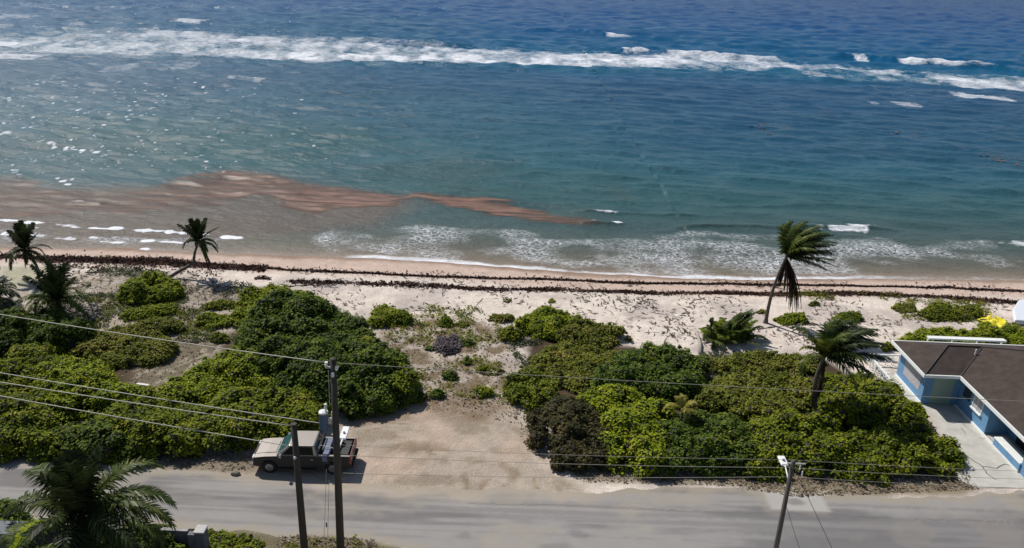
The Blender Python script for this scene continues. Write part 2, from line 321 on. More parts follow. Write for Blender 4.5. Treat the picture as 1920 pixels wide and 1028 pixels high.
# driveway slab with cracks
drv = np.r_[Gp([(1722, 756), (1750, 785), (1768, 820), (1790, 868), (1797, 900), (1830, 915), (1925, 916)]), [[38, 40.9], [38, 42.1], [32.0, 42.1], [32.0, 50], [29.5, 50]]]
dm = MB(); dm.slab(drv, -.02, .03); dm.cur = 1
def crack(pts, w=.035, z=.034):
    p = [G(x, y, .03)[:2] for x, y in pts]
    q = []
    for a, c in zip(p[:-1], p[1:]):
        for k in range(3): q.append(a+(c-a)*k/3+rng.normal(0, .03, 2))
    q.append(p[-1])
    for a, c in zip(q[:-1], q[1:]):
        d = c-a; nn = np.array([-d[1], d[0]])/(np.linalg.norm(d)+1e-9)*w
        dm.add([(*(a-nn), z), (*(c-nn), z), (*(c+nn), z), (*(a+nn), z)], [(0, 1, 2, 3)])
crack([(1793, 840), (1822, 862), (1843, 875), (1870, 878), (1885, 870), (1893, 873)]); crack([(1843, 875), (1850, 888), (1868, 900)], .03); crack([(1800, 889), (1818, 893)], .03)
crack([(1803, 804), (1812, 815)], .02); crack([(1836, 822), (1848, 822)], .02); crack([(1784, 795), (1800, 790), (1830, 815)], .012)
CONC = plain('pale_concrete', lin(194, 192, 184)*.84, .85, var=.16, scale=1.3)
tag(dm.build('driveway', [CONC, plain('crack_fill', (.09, .085, .08), .9)]), kind='structure')

# ---------------------------------------------------------------- sea
def ridge(pts, amp, w, z=SEA):
    return (np.array([G(x, y, z)[:2] for x, y in pts]), amp, w)
RID = [ridge([(940, 57), (1080, 62), (1150, 70), (1330, 82)], 1.4, 3.2), ridge([(1540, 108), (1600, 110), (1680, 118), (1850, 130), (1990, 146)], 1.9, 2.6),
       ridge([(1080, 92), (1180, 98), (1290, 104), (1480, 118)], 1.4, 2.5), ridge([(1240, 226), (1340, 234), (1470, 242)], .30, 1.3), ridge([(880, 76), (960, 90)], .8, 2.5),
       ridge([(1240, 428), (1330, 424), (1480, 428), (1640, 430), (1700, 436)], .30, .55), ridge([(1060, 398), (1200, 402), (1330, 404)], .22, .6), ridge([(1080, 420), (1180, 421)], .2, .5),
       ridge([(1300, 392), (1500, 385), (1700, 388)], .15, .9), ridge([(600, 70), (700, 78), (900, 90)], .9, 3), ridge([(120, 382), (200, 385)], .25, .5), ridge([(380, 292), (450, 286), (520, 290)], .18, .8),
       ridge([(1150, 345), (1300, 352), (1380, 360)], .2, 1.1), ridge([(700, 120), (900, 128), (1150, 136)], .35, 1.6), ridge([(1050, 150), (1300, 163), (1500, 170)], .3, 1.8), ridge([(1560, 200), (1750, 208), (1920, 215)], .28, 1.4)]
def seaH(X, Y, step):
    wp = 9*(fbm(X*.012, Y*.012, 3, 80)-.5); amp = ss(0, 45, Y-shoreY(X)); out = ss(205, 225, Y)
    h = 0
    for lam, a, s, sl in ((7.5, .055, 81, .05), (4.6, .04, 82, -.08), (12, .05, 83, .02)):
        lam_ = lam; ph = 2*np.pi*(Y+sl*X+wp*1.0)/lam_
        env = ss(.35, .75, fbm(X*.03+s, Y*.08, 2, s)); sN = np.sin(ph); h = h+a*amp*env*(sN+.25*np.sin(2*ph))
    for lam, a, s in ((22, .28, 84), (14, .15, 85)):
        ph = 2*np.pi*(Y+.06*X+wp*1.4)/lam; h = h+out*a*ss(.3, .7, fbm(X*.012+s, Y*.03, 2, s))*np.sin(ph)
    k = .35+.65*amp
    rx_, ry_ = X*.985-Y*.17, Y*.985+X*.17          # chop runs a little oblique
    rx_ = np.where(X > 20, X, rx_); ry_ = np.where(X > 20, Y+.17*20*0+ry_*0+.0*X, ry_) if False else ry_
    for sx, sy, a, s in ((7, 2.6, .36, 90), (3.2, 1.3, .20, 91), (1.5, .62, .08, 92), (.7, .3, .026, 93)):
        att = np.clip((sy*1.2)/step, 0, 1)**1.5 if sy < 2 else 1.
        gain = (1+1.2*out*(sx > 1.2))*(1+.35*ss(10, -50, X)*(sx < 4))
        h = h+a*k*gain*att*(vn(rx_/sx, ry_/sy, s)+vn(rx_/sx*.93+40, ry_/sy*1.07, s+40)-1)
    for P, a, w in RID:
        d, tq = linedist(P, X, Y); yl = np.interp(X, P[:, 0], P[:, 1]); sgn = Y-yl
        e = np.exp(-(d/w)**2*np.where(sgn < 0, 3.5, .5))*ss(0, .18, tq)*ss(1, .82, tq)
        h = h+a*e*(1+.4*(vn(X*.3, Y*.1, 95)-.5))
    return h
nu, nv = 1150, 520
YS = [64.]; 
while YS[-1] < 900: YS.append(YS[-1]+max(.16, YS[-1]**2/(CZ*F_)*1.15))
YS += list(np.geomspace(950, 9000, 24)); YS = np.array(YS); nv = len(YS)
us = np.linspace(-.95, .95, nu)
U, YY = np.meshgrid(us, YS); XX = U*(YY+8); step = np.maximum(np.gradient(YS)[:, None]*np.ones_like(XX), XX[:, 1:2]-XX[:, 0:1])
X = XX.ravel(); Y = YY.ravel(); stp = step.ravel()
H = seaH(X, Y, stp); D = Y-shoreY(X)
H *= ss(-1, 2.5, D)*.9+.1; H += .015
Zs = SEA+H
# water colour: by distance from the shore and across the bay, left glare included
kd = np.array([-3, 0, 1.5, 4, 8, 14, 24, 45, 75, 105, 130, 150, 200, 330, 520, 900, 9000.])
kc = np.array([(168, 150, 136), (158, 142, 128), (126, 116, 102), (102, 100, 88), (84, 94, 88), (68, 90, 90), (54, 90, 94), (52, 88, 98), (46, 82, 100), (42, 76, 102), (42, 78, 108), (36, 98, 128), (16, 86, 126), (6, 72, 124), (4, 62, 118), (3, 56, 110), (3, 54, 106)])
kcl = np.array([lin(*c) for c in kc])*.86; kcl[7:11] *= np.array([.95, 1.22, 1.25])
D2 = np.where(D > 6, D*(1+.25*(fbm(X*.015, Y*.03, 3, 100)-.5)), D)+.8*(fbm(X*.2, Y*.4, 3, 101)-.5)
C = np.stack([np.interp(D2, kd, kcl[:, i]) for i in range(3)], -1)
blend(lin(52, 92, 88)*.8, .55*ss(20, 30, D)*(1-ss(50, 80, D))*ss(.42, .62, fbm(X*.02+9, Y*.04, 3, 102))*(X < 30))
blend(lin(76, 78, 62)*.8, .25*ss(.55, .7, fbm(X*.03+4, Y*.05, 3, 103))*ss(12, 20, D)*(1-ss(35, 60, D))*(X < 15))
blend(lin(28, 68, 106)*.86, .35*ss(-5, 40, X)*ss(25, 60, Y-75)*(1-ss(120, 150, Y-75)))
glare = ss(10, -70, X)*ss(60, 100, Y)*(1-ss(330, 500, Y)); blend(lin(76, 112, 124)*.7, glare*.3)  # sun glare on the left side painted into the water tint
wl = Gp([(-500, 330), (0, 335), (110, 352), (300, 350), (460, 320), (620, 348), (800, 380), (700, 420), (560, 440), (400, 455), (200, 460), (-500, 470)], SEA)
blend(lin(112, 96, 84)*.8, .75*ss(-3, 3, polydist(wl, X, Y)+2*(fbm(X*.2, Y*.3, 3, 104)-.5))*(1-ss(-12, 2, X)))
C *= (1+.22*(fbm(X*.05, Y*.25, 3, 105)-.5))[:, None]
# foam plus painted sun glints: density 0..1
foam_glint = np.zeros(X.size); Fl = np.zeros(X.size)
NB3 = ss(.30, .68, fbm(X*.22+Y*.02, Y*.10, 4, 113)); NB1 = fbm(X*.13, Y*.03, 5, 110)-.5; NB2 = fbm(X*.16+7, Y*.03, 5, 111)-.5
def blob(x0, x1, y, h, dens=1.1, tilt=.02):
    global foam_glint
    a = G((x0+x1)/2, y+h/2, SEA); l = G(x0, y+h/2, SEA); t_ = G((x0+x1)/2, y, SEA); bb = G((x0+x1)/2, y+h, SEA)
    rx = abs(a[0]-l[0])*1.1+.05; ry = (t_[1]-bb[1])/2+.05
    m_ = (abs(X-a[0]) < rx*1.6) & (abs(Y-a[1]) < ry*4)
    xx, yy = X[m_]-a[0], Y[m_]-a[1]+(X[m_]-a[0])*tilt
    e = .95-np.hypot(xx/rx, yy/ry)+1.3*(fbm(X[m_]*1.3, Y[m_]*.6, 3, 112)-.5)
    foam_glint[m_] = np.maximum(foam_glint[m_], ss(-.15, .6, e)*dens*(.75+.4*NB3[m_]))
def band(pts, soft=1.0, dens=1., lace=False, edge=.25):
    """pts: px, ytop, ybottom"""
    global foam_glint, Fl
    T = np.array([G(a, b_, SEA)[:2] for a, b_, c in pts]); B = np.array([G(a, c, SEA)[:2] for a, b_, c in pts])
    w1 = NB1*soft*6; w2 = NB2*soft*5
    yt = np.interp(X, T[:, 0], T[:, 1])+w1; yb = np.interp(X, B[:, 0], B[:, 1])+w2
    q = (Y-yb)/np.maximum(yt-yb, .05)
    e = ss(0, edge, q)*ss(1, 1-edge*.5, q)*ss(T[0, 0]-.01-2*soft, T[0, 0]+2*soft, X)*ss(T[-1, 0]+2*soft, T[-1, 0]-2*soft, X)*(yt > yb)*(.74+.32*NB3)
    if lace: Fl = np.maximum(Fl, e*dens)
    else: foam_glint = np.maximum(foam_glint, e*dens)
band([(-200, 78, 112), (0, 74, 113), (100, 66, 116), (200, 60, 121), (300, 56, 120), (400, 60, 120), (500, 66, 118), (620, 68, 121), (700, 72, 124)], 1.5, .80, edge=.3)
band([(-200, 80, 92), (0, 76, 92), (60, 80, 94)], 1., .95)
band([(0, 100, 112), (100, 103, 114), (110, 104, 114)], 1., .85)
band([(430, 70, 88), (480, 73, 85), (620, 78, 98), (700, 80, 112), (800, 85, 124), (960, 92, 132), (1100, 99, 137), (1250, 100, 137), (1400, 106, 138), (1470, 112, 136), (1495, 120, 132)], 1.2, .88, edge=.35)
band([(430, 95, 112), (600, 98, 120), (760, 100, 124), (960, 104, 128), (1120, 106, 130), (1300, 106, 130)], 1., 1.0, edge=.35)
band([(-200, 60, 128), (0, 60, 124), (200, 44, 138), (400, 44, 138), (700, 60, 140), (1000, 84, 146), (1300, 96, 146), (1500, 106, 146)], 2.5, .55, edge=.5)
band([(200, 124, 136), (370, 110, 137), (385, 120, 132)], 1.2, .6)
band([(1270, 96, 106), (1450, 106, 118)], .6, .95)
band([(1240, 96, 107), (1300, 98, 109)], .4, 1.); band([(1160, 90, 101), (1208, 92, 102)], .4, 1.)
band([(1455, 118, 148), (1560, 120, 158), (1700, 128, 165), (1800, 135, 172), (1930, 140, 180), (2200, 150, 200)], 1.5, .66, edge=.3)
band([(1560, 126, 136), (1680, 131, 141)], .5, .8)
band([(1655, 111, 121), (1745, 117, 127), (1848, 125, 133)], .6, 1.0, edge=.4); band([(1576, 103, 114), (1604, 106, 116)], .3, 1.)
band([(1720, 141, 154), (1800, 145, 165), (1930, 152, 176), (2200, 165, 195)], .8, .95)
band([(1600, 155, 185), (1760, 165, 190), (1890, 178, 194)], 1., .45); band([(1770, 172, 184), (1890, 184, 191)], .4, .85)
band([(1655, 188, 197), (1720, 193, 202)], .8, .75, edge=.45); band([(1620, 190, 196), (1645, 192, 197)], .4, .7)
band([(1125, 60, 71), (1178, 66, 75)], .6, .95); band([(1070, 57, 63), (1110, 60, 65)], .6, .7); band([(960, 46, 51), (990, 47, 52)], .6, .6)
band([(-200, 18, 46), (0, 22, 40), (70, 26, 42), (110, 30, 40)], 1.5, .6); band([(0, 46, 60), (240, 48, 60), (480, 46, 62)], 3., .36); band([(0, 5, 18), (200, 8, 18), (420, 10, 19)], 5., .5)  # upper left foam, with sun sparkle drawn in as foam bands
band([(330, 36, 42), (400, 38, 44)], 1.2, .8); band([(380, 8, 20), (700, 12, 22)], 3., .45); band([(140, 70, 112), (300, 62, 110)], 2, .6)
# lagoon whitecaps on the left, and sun glitter painted as white foam spots
for a in ((0, 248, 268), (40, 256, 276), (100, 262, 282), (140, 274, 290), (170, 282, 292)): pass
blob(130, 166, 375, 8, 1.2)
for i in range(560):
    px = rng.uniform(-40, 640)*rng.uniform(.2, 1); py = rng.uniform(138, 325); w = rng.uniform(2, 11)
    blob(px, px+w, py, rng.uniform(1.2, 3.2), rng.uniform(.65, 1.15), .12)
for i in range(150):
    px = rng.uniform(-60, 1250)*rng.uniform(.3, 1); py = rng.uniform(4, 62); w = rng.uniform(5, 22)
    blob(px, px+w, py, rng.uniform(1.5, 3), rng.uniform(.45, .85), .0)
for i in range(26):
    t_ = i/25; px = 0+172*t_+rng.normal(0, 5); blob(px, px+rng.uniform(8, 22), 252+30*t_+rng.normal(0, 3), rng.uniform(3, 7), rng.uniform(.8, 1.1), .1)
for x, y in ((100, 334), (112, 338), (128, 336), (120, 343), (20, 322), (30, 326), (240, 288), (262, 290), (325, 268), (380, 300)): blob(x, x+14, y, 5, 1.0)
band([(430, 141, 150), (505, 146, 156)], .5, .7)
# rows of small white patches near the left beach
for x0, x1, y, h in ((0, 42, 413, 6), (40, 86, 415, 8), (94, 133, 418, 9), (134, 162, 424, 6), (168, 198, 428, 5), (204, 232, 428, 7), (236, 282, 431, 7), (284, 308, 433, 6), (308, 348, 434, 8), (345, 400, 438, 6), (410, 438, 442, 8), (440, 452, 445, 6),
                     (0, 36, 435, 8), (36, 60, 437, 8), (62, 84, 438, 9), (90, 140, 444, 8), (166, 190, 443, 7), (266, 292, 450, 7), (290, 340, 453, 6), (190, 240, 454, 5), (262, 278, 466, 5), (-80, -10, 412, 7), (-60, -10, 434, 7), (50, 70, 428, 3)):
    blob(x0-5, x1+5, y-1, h, 1.25, .03)
blob(1115, 1160, 394, 8, 1.1); blob(1140, 1175, 415, 8, 1.2); blob(1104, 1122, 413, 4, .8)
blob(1532, 1640, 424, 13, .95, .0); blob(1575, 1645, 419, 5, .9); blob(1835, 1990, 450, 14, .8, 0)
# lacy wash near the beach
band([(600, 425, 470), (640, 422, 484), (800, 418, 494), (960, 424, 508), (1020, 432, 512)], .6, .95, True, .3); band([(1000, 445, 512), (1130, 440, 522), (1250, 430, 530), (1400, 428, 530), (1530, 425, 528)], .7, 1., True, .3); band([(600, 435, 488), (900, 440, 506), (1250, 450, 530)], .8, 1.15, True, .3); band([(1090, 470, 525), (1300, 440, 530), (1560, 455, 530)], .8, 1.15, True, .3)
band([(1500, 435, 520), (1700, 440, 522), (1950, 440, 522)], .6, 1.0, True, .3); band([(380, 445, 466), (600, 450, 478)], .4, .4, True)
band([(0, 430, 466), (200, 440, 468), (420, 445, 476)], .4, .9, True); band([(-60, 436, 460), (100, 446, 464), (250, 450, 468), (420, 458, 474)], .3, .4)
band([(1090, 470, 521), (1180, 472, 530), (1290, 480, 534)], .3, .50)
# the swash edge
se = ss(-1.0, -.1, D)*ss(1.3, .2, D+.8*(fbm(X*.5, Y*.8, 3, 120)-.5)); xw = ss(-19, -15, X)*(1-.6*ss(30, 42, X))
foam_glint = np.maximum(foam_glint, se*(.25+.8*xw)); se2 = ss(.8, 1.3, D)*ss(3.4, 1.5, D); Fl = np.maximum(Fl, se2*.8*xw)
# shader
mt, t, b, L = new_mat('sea_water')
at = N(t, 'ShaderNodeAttribute', attribute_name='tint'); fo = N(t, 'ShaderNodeAttribute', attribute_name='foam'); tc = N(t, 'ShaderNodeTexCoord')  # the foam attribute carries the painted sun glints too
sp = N(t, 'ShaderNodeSeparateColor'); L.new(fo.outputs['Color'], sp.inputs[0])
mp = N(t, 'ShaderNodeMapping'); mp.inputs['Scale'].default_value = (.6, 1.0, 1); L.new(tc.outputs['Object'], mp.inputs[0])
fn = N(t, 'ShaderNodeTexNoise'); fn.inputs['Scale'].default_value = .75; fn.inputs['Detail'].default_value = 9; fn.inputs['Roughness'].default_value = .8; fn.inputs['Distortion'].default_value = .6; L.new(mp.outputs[0], fn.inputs['Vector'])
def M(op, a, b_=None, c=None, cl=False):
    n = N(t, 'ShaderNodeMath', operation=op); n.use_clamp = cl
    for i, v in enumerate((a, b_, c)):
        if v is None: continue
        if isinstance(v, (int, float)): n.inputs[i].default_value = v
        else: L.new(v, n.inputs[i])
    return n.outputs[0]
# foam and painted glints where noise > 1-density
thr = M('SUBTRACT', fn.outputs[0], M('SUBTRACT', .82, M('MULTIPLY', sp.outputs[0], .64)))
f1 = M('MULTIPLY', M('MULTIPLY', thr, 2.5, None, True), M('MULTIPLY', sp.outputs[0], 3, None, True))
# lace
wn = N(t, 'ShaderNodeTexNoise'); wn.inputs['Scale'].default_value = 1.4; wn.inputs['Detail'].default_value = 4; L.new(mp.outputs[0], wn.inputs['Vector'])
mxv = N(t, 'ShaderNodeMix', data_type='RGBA', blend_type='LINEAR_LIGHT'); mxv.inputs['Factor'].default_value = .55; L.new(mp.outputs[0], mxv.inputs[6]); L.new(wn.outputs['Color'], mxv.inputs[7])
vo = N(t, 'ShaderNodeTexVoronoi', feature='DISTANCE_TO_EDGE'); vo.inputs['Scale'].default_value = 1.9; L.new(mxv.outputs[2], vo.inputs['Vector'])
vo2 = N(t, 'ShaderNodeTexVoronoi', feature='DISTANCE_TO_EDGE'); vo2.inputs['Scale'].default_value = 3.8; L.new(mxv.outputs[2], vo2.inputs['Vector'])
lz = M('MAXIMUM', M('SUBTRACT', 1, M('MULTIPLY', vo.outputs[0], 8.0), None, True), M('MULTIPLY', M('SUBTRACT', 1, M('MULTIPLY', vo2.outputs[0], 9.0), None, True), .6))
dn = N(t, 'ShaderNodeTexNoise'); dn.inputs['Scale'].default_value = .22; dn.inputs['Detail'].default_value = 4; L.new(mp.outputs[0], dn.inputs['Vector'])
gate = M('MULTIPLY', M('SUBTRACT', M('ADD', dn.outputs[0], M('MULTIPLY', sp.outputs[1], .30)), .70), 4.0, None, True)
f2 = M('MULTIPLY', M('MULTIPLY', lz, gate), M('MULTIPLY', sp.outputs[1], 1.15, None, True))
ff = M('MAXIMUM', f1, f2, None, True)
mc = N(t, 'ShaderNodeMix', data_type='RGBA'); L.new(ff, mc.inputs['Factor']); L.new(at.outputs['Color'], mc.inputs[6]); mc.inputs[7].default_value = (.78, .80, .84, 1)
L.new(mc.outputs[2], b.inputs['Base Color'])
L.new(M('MULTIPLY_ADD', ff, .45, .27), b.inputs['Roughness']); b.inputs['IOR'].default_value = 1.33
L.new(M('MULTIPLY_ADD', ff, -.12, .22), b.inputs['Specular IOR Level'])
cdn = N(t, 'ShaderNodeCameraData')
wv = N(t, 'ShaderNodeTexNoise'); wv.inputs['Scale'].default_value = 1.6; wv.inputs['Detail'].default_value = 7; wv.inputs['Roughness'].default_value = .62; L.new(mp.outputs[0], wv.inputs['Vector'])
bp = N(t, 'ShaderNodeBump'); bp.inputs['Strength'].default_value = .9; bp.inputs['Distance'].default_value = .28; L.new(wv.outputs[0], bp.inputs['Height'])
bp2 = N(t, 'ShaderNodeBump'); bp2.inputs['Strength'].default_value = .6; bp2.inputs['Distance'].default_value = .15; L.new(ff, bp2.inputs['Height']); L.new(bp.outputs[0], bp2.inputs['Normal'])
L.new(bp2.outputs[0], b.inputs['Normal'])
SEAF = gridfaces(np.arange(nu*nv).reshape(nv, nu))
dmin = D[SEAF].max(1); SEAF2 = SEAF[dmin > -3]
sea = mesh_np('sea', np.c_[X, Y, Zs], SEAF2, mt, smooth=True, cols={'tint': C, 'foam': np.stack([foam_glint, Fl, foam_glint*0], -1)}); tag(sea, kind='structure')
# sargassum mats floating on the swell
wd_poly = Gp([(-150, 335), (0, 336), (60, 340), (110, 354), (170, 360), (250, 362), (300, 350), (340, 330), (400, 321), (460, 320), (510, 336), (560, 341), (620, 349), (700, 361), (760, 369), (800, 361), (870, 368), (950, 374), (985, 386), (1040, 399), (1085, 408), (1130, 420),
              (1080, 426), (1000, 420), (940, 408), (880, 398), (830, 384), (780, 374), (740, 384), (690, 389), (640, 391), (590, 399), (540, 388), (495, 365), (465, 368), (440, 380), (400, 390), (340, 398), (240, 402), (150, 396), (0, 420), (-150, 430)], SEA)
pd = polydist(wd_poly, X, Y)+3.8*(fbm(X*.22, Y*.75, 5, 130)-.5); sel = (pd[SEAF].max(1) > -.6)
wa = ss(-.4, 1.1, pd)*(.50+.55*ss(.38, .56, fbm(X*.10+Y*.05, Y*.75, 5, 131)))*(1-.55*ss(-24, -46, X))*(1-.45*ss(0, 9, X)); fs = SEAF[sel]; uq, inv = np.unique(fs, return_inverse=True)
mt, t, b, L = new_mat('floating_sargassum')
at = N(t, 'ShaderNodeAttribute', attribute_name='cover'); tc = N(t, 'ShaderNodeTexCoord'); mp = N(t, 'ShaderNodeMapping'); mp.inputs['Scale'].default_value = (.22, 1.5, 1); mp.inputs['Rotation'].default_value = (0, 0, -.12); L.new(tc.outputs['Object'], mp.inputs[0])
no = N(t, 'ShaderNodeTexNoise'); no.inputs['Scale'].default_value = 1.1; no.inputs['Detail'].default_value = 8; no.inputs['Roughness'].default_value = .65; L.new(mp.outputs[0], no.inputs['Vector'])
rp = N(t, 'ShaderNodeValToRGB'); rp.color_ramp.elements[0].position = .32; rp.color_ramp.elements[1].position = .7; rp.color_ramp.elements[0].color = (*lin(74, 54, 46), 1); rp.color_ramp.elements[1].color = (*lin(142, 106, 86), 1)
L.new(no.outputs[0], rp.inputs[0]); L.new(rp.outputs[0], b.inputs['Base Color']); b.inputs['Roughness'].default_value = .45; b.inputs['Specular IOR Level'].default_value = .3
L.new(M('MULTIPLY', at.outputs['Fac'], M('MULTIPLY_ADD', no.outputs[0], 1.2, .35), None, True), b.inputs['Alpha'])
bp = N(t, 'ShaderNodeBump'); bp.inputs['Strength'].default_value = .7; bp.inputs['Distance'].default_value = .1; L.new(no.outputs[0], bp.inputs['Height']); L.new(bp.outputs[0], b.inputs['Normal'])
tag(mesh_np('seaweed_mat', np.c_[X[uq], Y[uq], Zs[uq]+.03], inv.reshape(fs.shape), mt, smooth=True, cols={'cover': wa[uq]}),
    'reddish brown mat of seaweed drifting in the shallows off the beach', 'seaweed', kind='stuff')
# little orange weed rafts further out on the right
def flakes(name, P, size, mat, elong=1.6, flat=.35, label=None, cat=None, parent=None, kind='stuff'):
    """scattered small leaf or scrap shapes; P Nx3"""
    n = len(P); s = size*(.5+rng.random(n)); a = rng.random(n)*6.283
    nrm = np.c_[rng.normal(0, flat, n), rng.normal(0, flat, n), np.ones(n)]; nrm /= np.linalg.norm(nrm, axis=1)[:, None]
    u = np.c_[np.cos(a), np.sin(a), np.zeros(n)]; u -= nrm*(u*nrm).sum(1)[:, None]; u /= np.linalg.norm(u, axis=1)[:, None]; v = np.cross(nrm, u)
    su = (s*elong/2)[:, None]; sv = (s/2)[:, None]*(.6+.8*rng.random(n))[:, None]; P = P+np.c_[np.zeros(n), np.zeros(n), abs(u[:, 2])*s*elong/2+.01]
    V = np.stack([P-u*su, P-v*sv, P+u*su, P+v*sv], 1).reshape(-1, 3)
    o = mesh_np(name, V, np.arange(4*n).reshape(n, 4), mat, parent)
    return tag(o, label, cat, kind=kind) if label else o
rf = []
for px, py, n in ((1545, 212, 22), (1450, 237, 26), (1452, 248, 12), (1878, 297, 30), (1850, 297, 12), (1690, 250, 14), (1410, 238, 10)):
    c0 = G(px, py, SEA); k = rng.normal(0, 1, (n, 2))*(1.4, 2.2); pp = np.c_[c0[0]+k[:, 0], c0[1]+k[:, 1], np.zeros(n)]; pp[:, 2] = SEA+seaH(pp[:, 0], pp[:, 1], np.full(n, .4))*1.+.06; rf.append(pp)
flakes('seaweed_raft', np.vstack(rf)[::2], .42, leaf_mat('orange_weed', [(0, (.12, .075, .06)), (1, (.18, .11, .085))], 0, .8), flat=.1, label='small scattered orange brown seaweed rafts afloat in the open lagoon on the right', cat='seaweed')

# ---------------------------------------------------------------- wrack lines, debris, litter
def along(pts, n, spread, z=0, dens=None):
    P = np.array([G(x, y, z)[:2] for x, y in pts]); seg = np.linalg.norm(np.diff(P, axis=0), axis=1); cum = np.r_[0, np.cumsum(seg)]
    s = rng.random(n)*cum[-1]
    if dens is not None:
        s = s[vn(s*dens, s*0, 77)+.25*rng.random(len(s)) > .42]
    x = np.interp(s, cum, P[:, 0]); y = np.interp(s, cum, P[:, 1])+rng.normal(0, 1, len(s))*spread*(.35+1.1*vn(s*.35, s*0+3, 78))+.35*(vn(s*.5, s*0, 79)-.5)
    return np.c_[x, y, landZ(x, y)+rng.random(len(s))*.04]
l1 = [(-150, 474), (0, 478), (100, 484), (200, 487), (300, 490), (400, 497), (500, 503), (600, 509), (700, 514), (800, 517), (900, 521), (1000, 521), (1100, 524), (1240, 529), (1400, 529), (1600, 534), (1760, 537), (1920, 544), (2100, 550)]
l2 = [(480, 523), (520, 527), (620, 532), (700, 535), (780, 537), (850, 541), (960, 545), (1060, 544), (1150, 549), (1250, 553), (1330, 549), (1450, 551), (1600, 550), (1700, 555), (1800, 560), (1960, 572)]
Pw = [along(l1, 11000, .08), along(l1, 6000, .16, dens=.3), along(l1[1:7], 13000, .42), along(l1, 1500, .7, dens=.2), along(l2, 11000, .28, dens=.45), along(l2[6:], 5000, .20), along([(100, 500), (300, 506), (420, 512)], 600, .6)]
flakes('beach_wrack', np.vstack(Pw), .13, LM['weed'], 1.8, .5, 'dark brown lines of dried seaweed washed up along the sand', 'seaweed')
def inpoly(pts, n, z=0):
    P = Gp(pts, z); lo = P.min(0); hi = P.max(0); q = rng.random((int(n*2.2), 2))*(hi-lo)+lo
    q = q[polydist(P, q[:, 0], q[:, 1]) > 0][:n]; return q
def addz(q, z=0): return np.c_[q, landZ(q[:, 0], q[:, 1])+z]
q = np.vstack([inpoly([(450, 520), (1920, 540), (2050, 620), (1700, 640), (1350, 660), (1180, 640), (1000, 580), (700, 610), (560, 545)], 2300), inpoly([(1150, 555), (1320, 560), (1330, 640), (1200, 635)], 260), inpoly([(1400, 560), (1700, 560), (1680, 640), (1480, 650)], 420), inpoly([(100, 505), (480, 520), (450, 600), (200, 600)], 1200), inpoly([(500, 500), (1920, 530), (1920, 540), (500, 515)], 300)])
keep = vn(q[:, 0]*.35, q[:, 1]*.35, 88)+.5*rng.random(len(q)) > .80
flakes('beach_debris', addz(q[keep]), .11, LM['twig'], 5, .25, 'dry twigs and driftwood scraps strewn over the pale sand', 'debris')
q = np.vstack([inpoly([(1380, 885), (1800, 872), (1835, 918), (1500, 932), (1380, 915)], 5200), inpoly([(1030, 870), (1400, 885), (1400, 912), (1100, 905)], 1700), inpoly([(340, 850), (640, 840), (560, 868), (430, 885), (300, 872)], 900), inpoly([(0, 850), (340, 850), (340, 868), (0, 862)], 700),
               inpoly([(640, 765), (860, 740), (960, 740), (1000, 800), (820, 770), (660, 790)], 500), inpoly([(700, 600), (960, 600), (990, 760), (780, 760)], 2600), inpoly([(150, 540), (470, 560), (460, 650), (330, 740), (220, 730), (170, 640)], 3800), inpoly([(520, 1005), (700, 1010), (720, 1040), (520, 1040)], 900), inpoly([(960, 700), (1010, 760), (1030, 860), (990, 850), (960, 780)], 400),
               inpoly([(1270, 670), (1480, 670), (1480, 705), (1280, 705)], 900)])
q = q[rng.random(len(q)) < .72]
flakes('leaf_litter', addz(q), .10, LM['litter'], 1.5, .4, 'brown fallen leaves littering the soil beneath and beside the bushes', 'leaf litter')

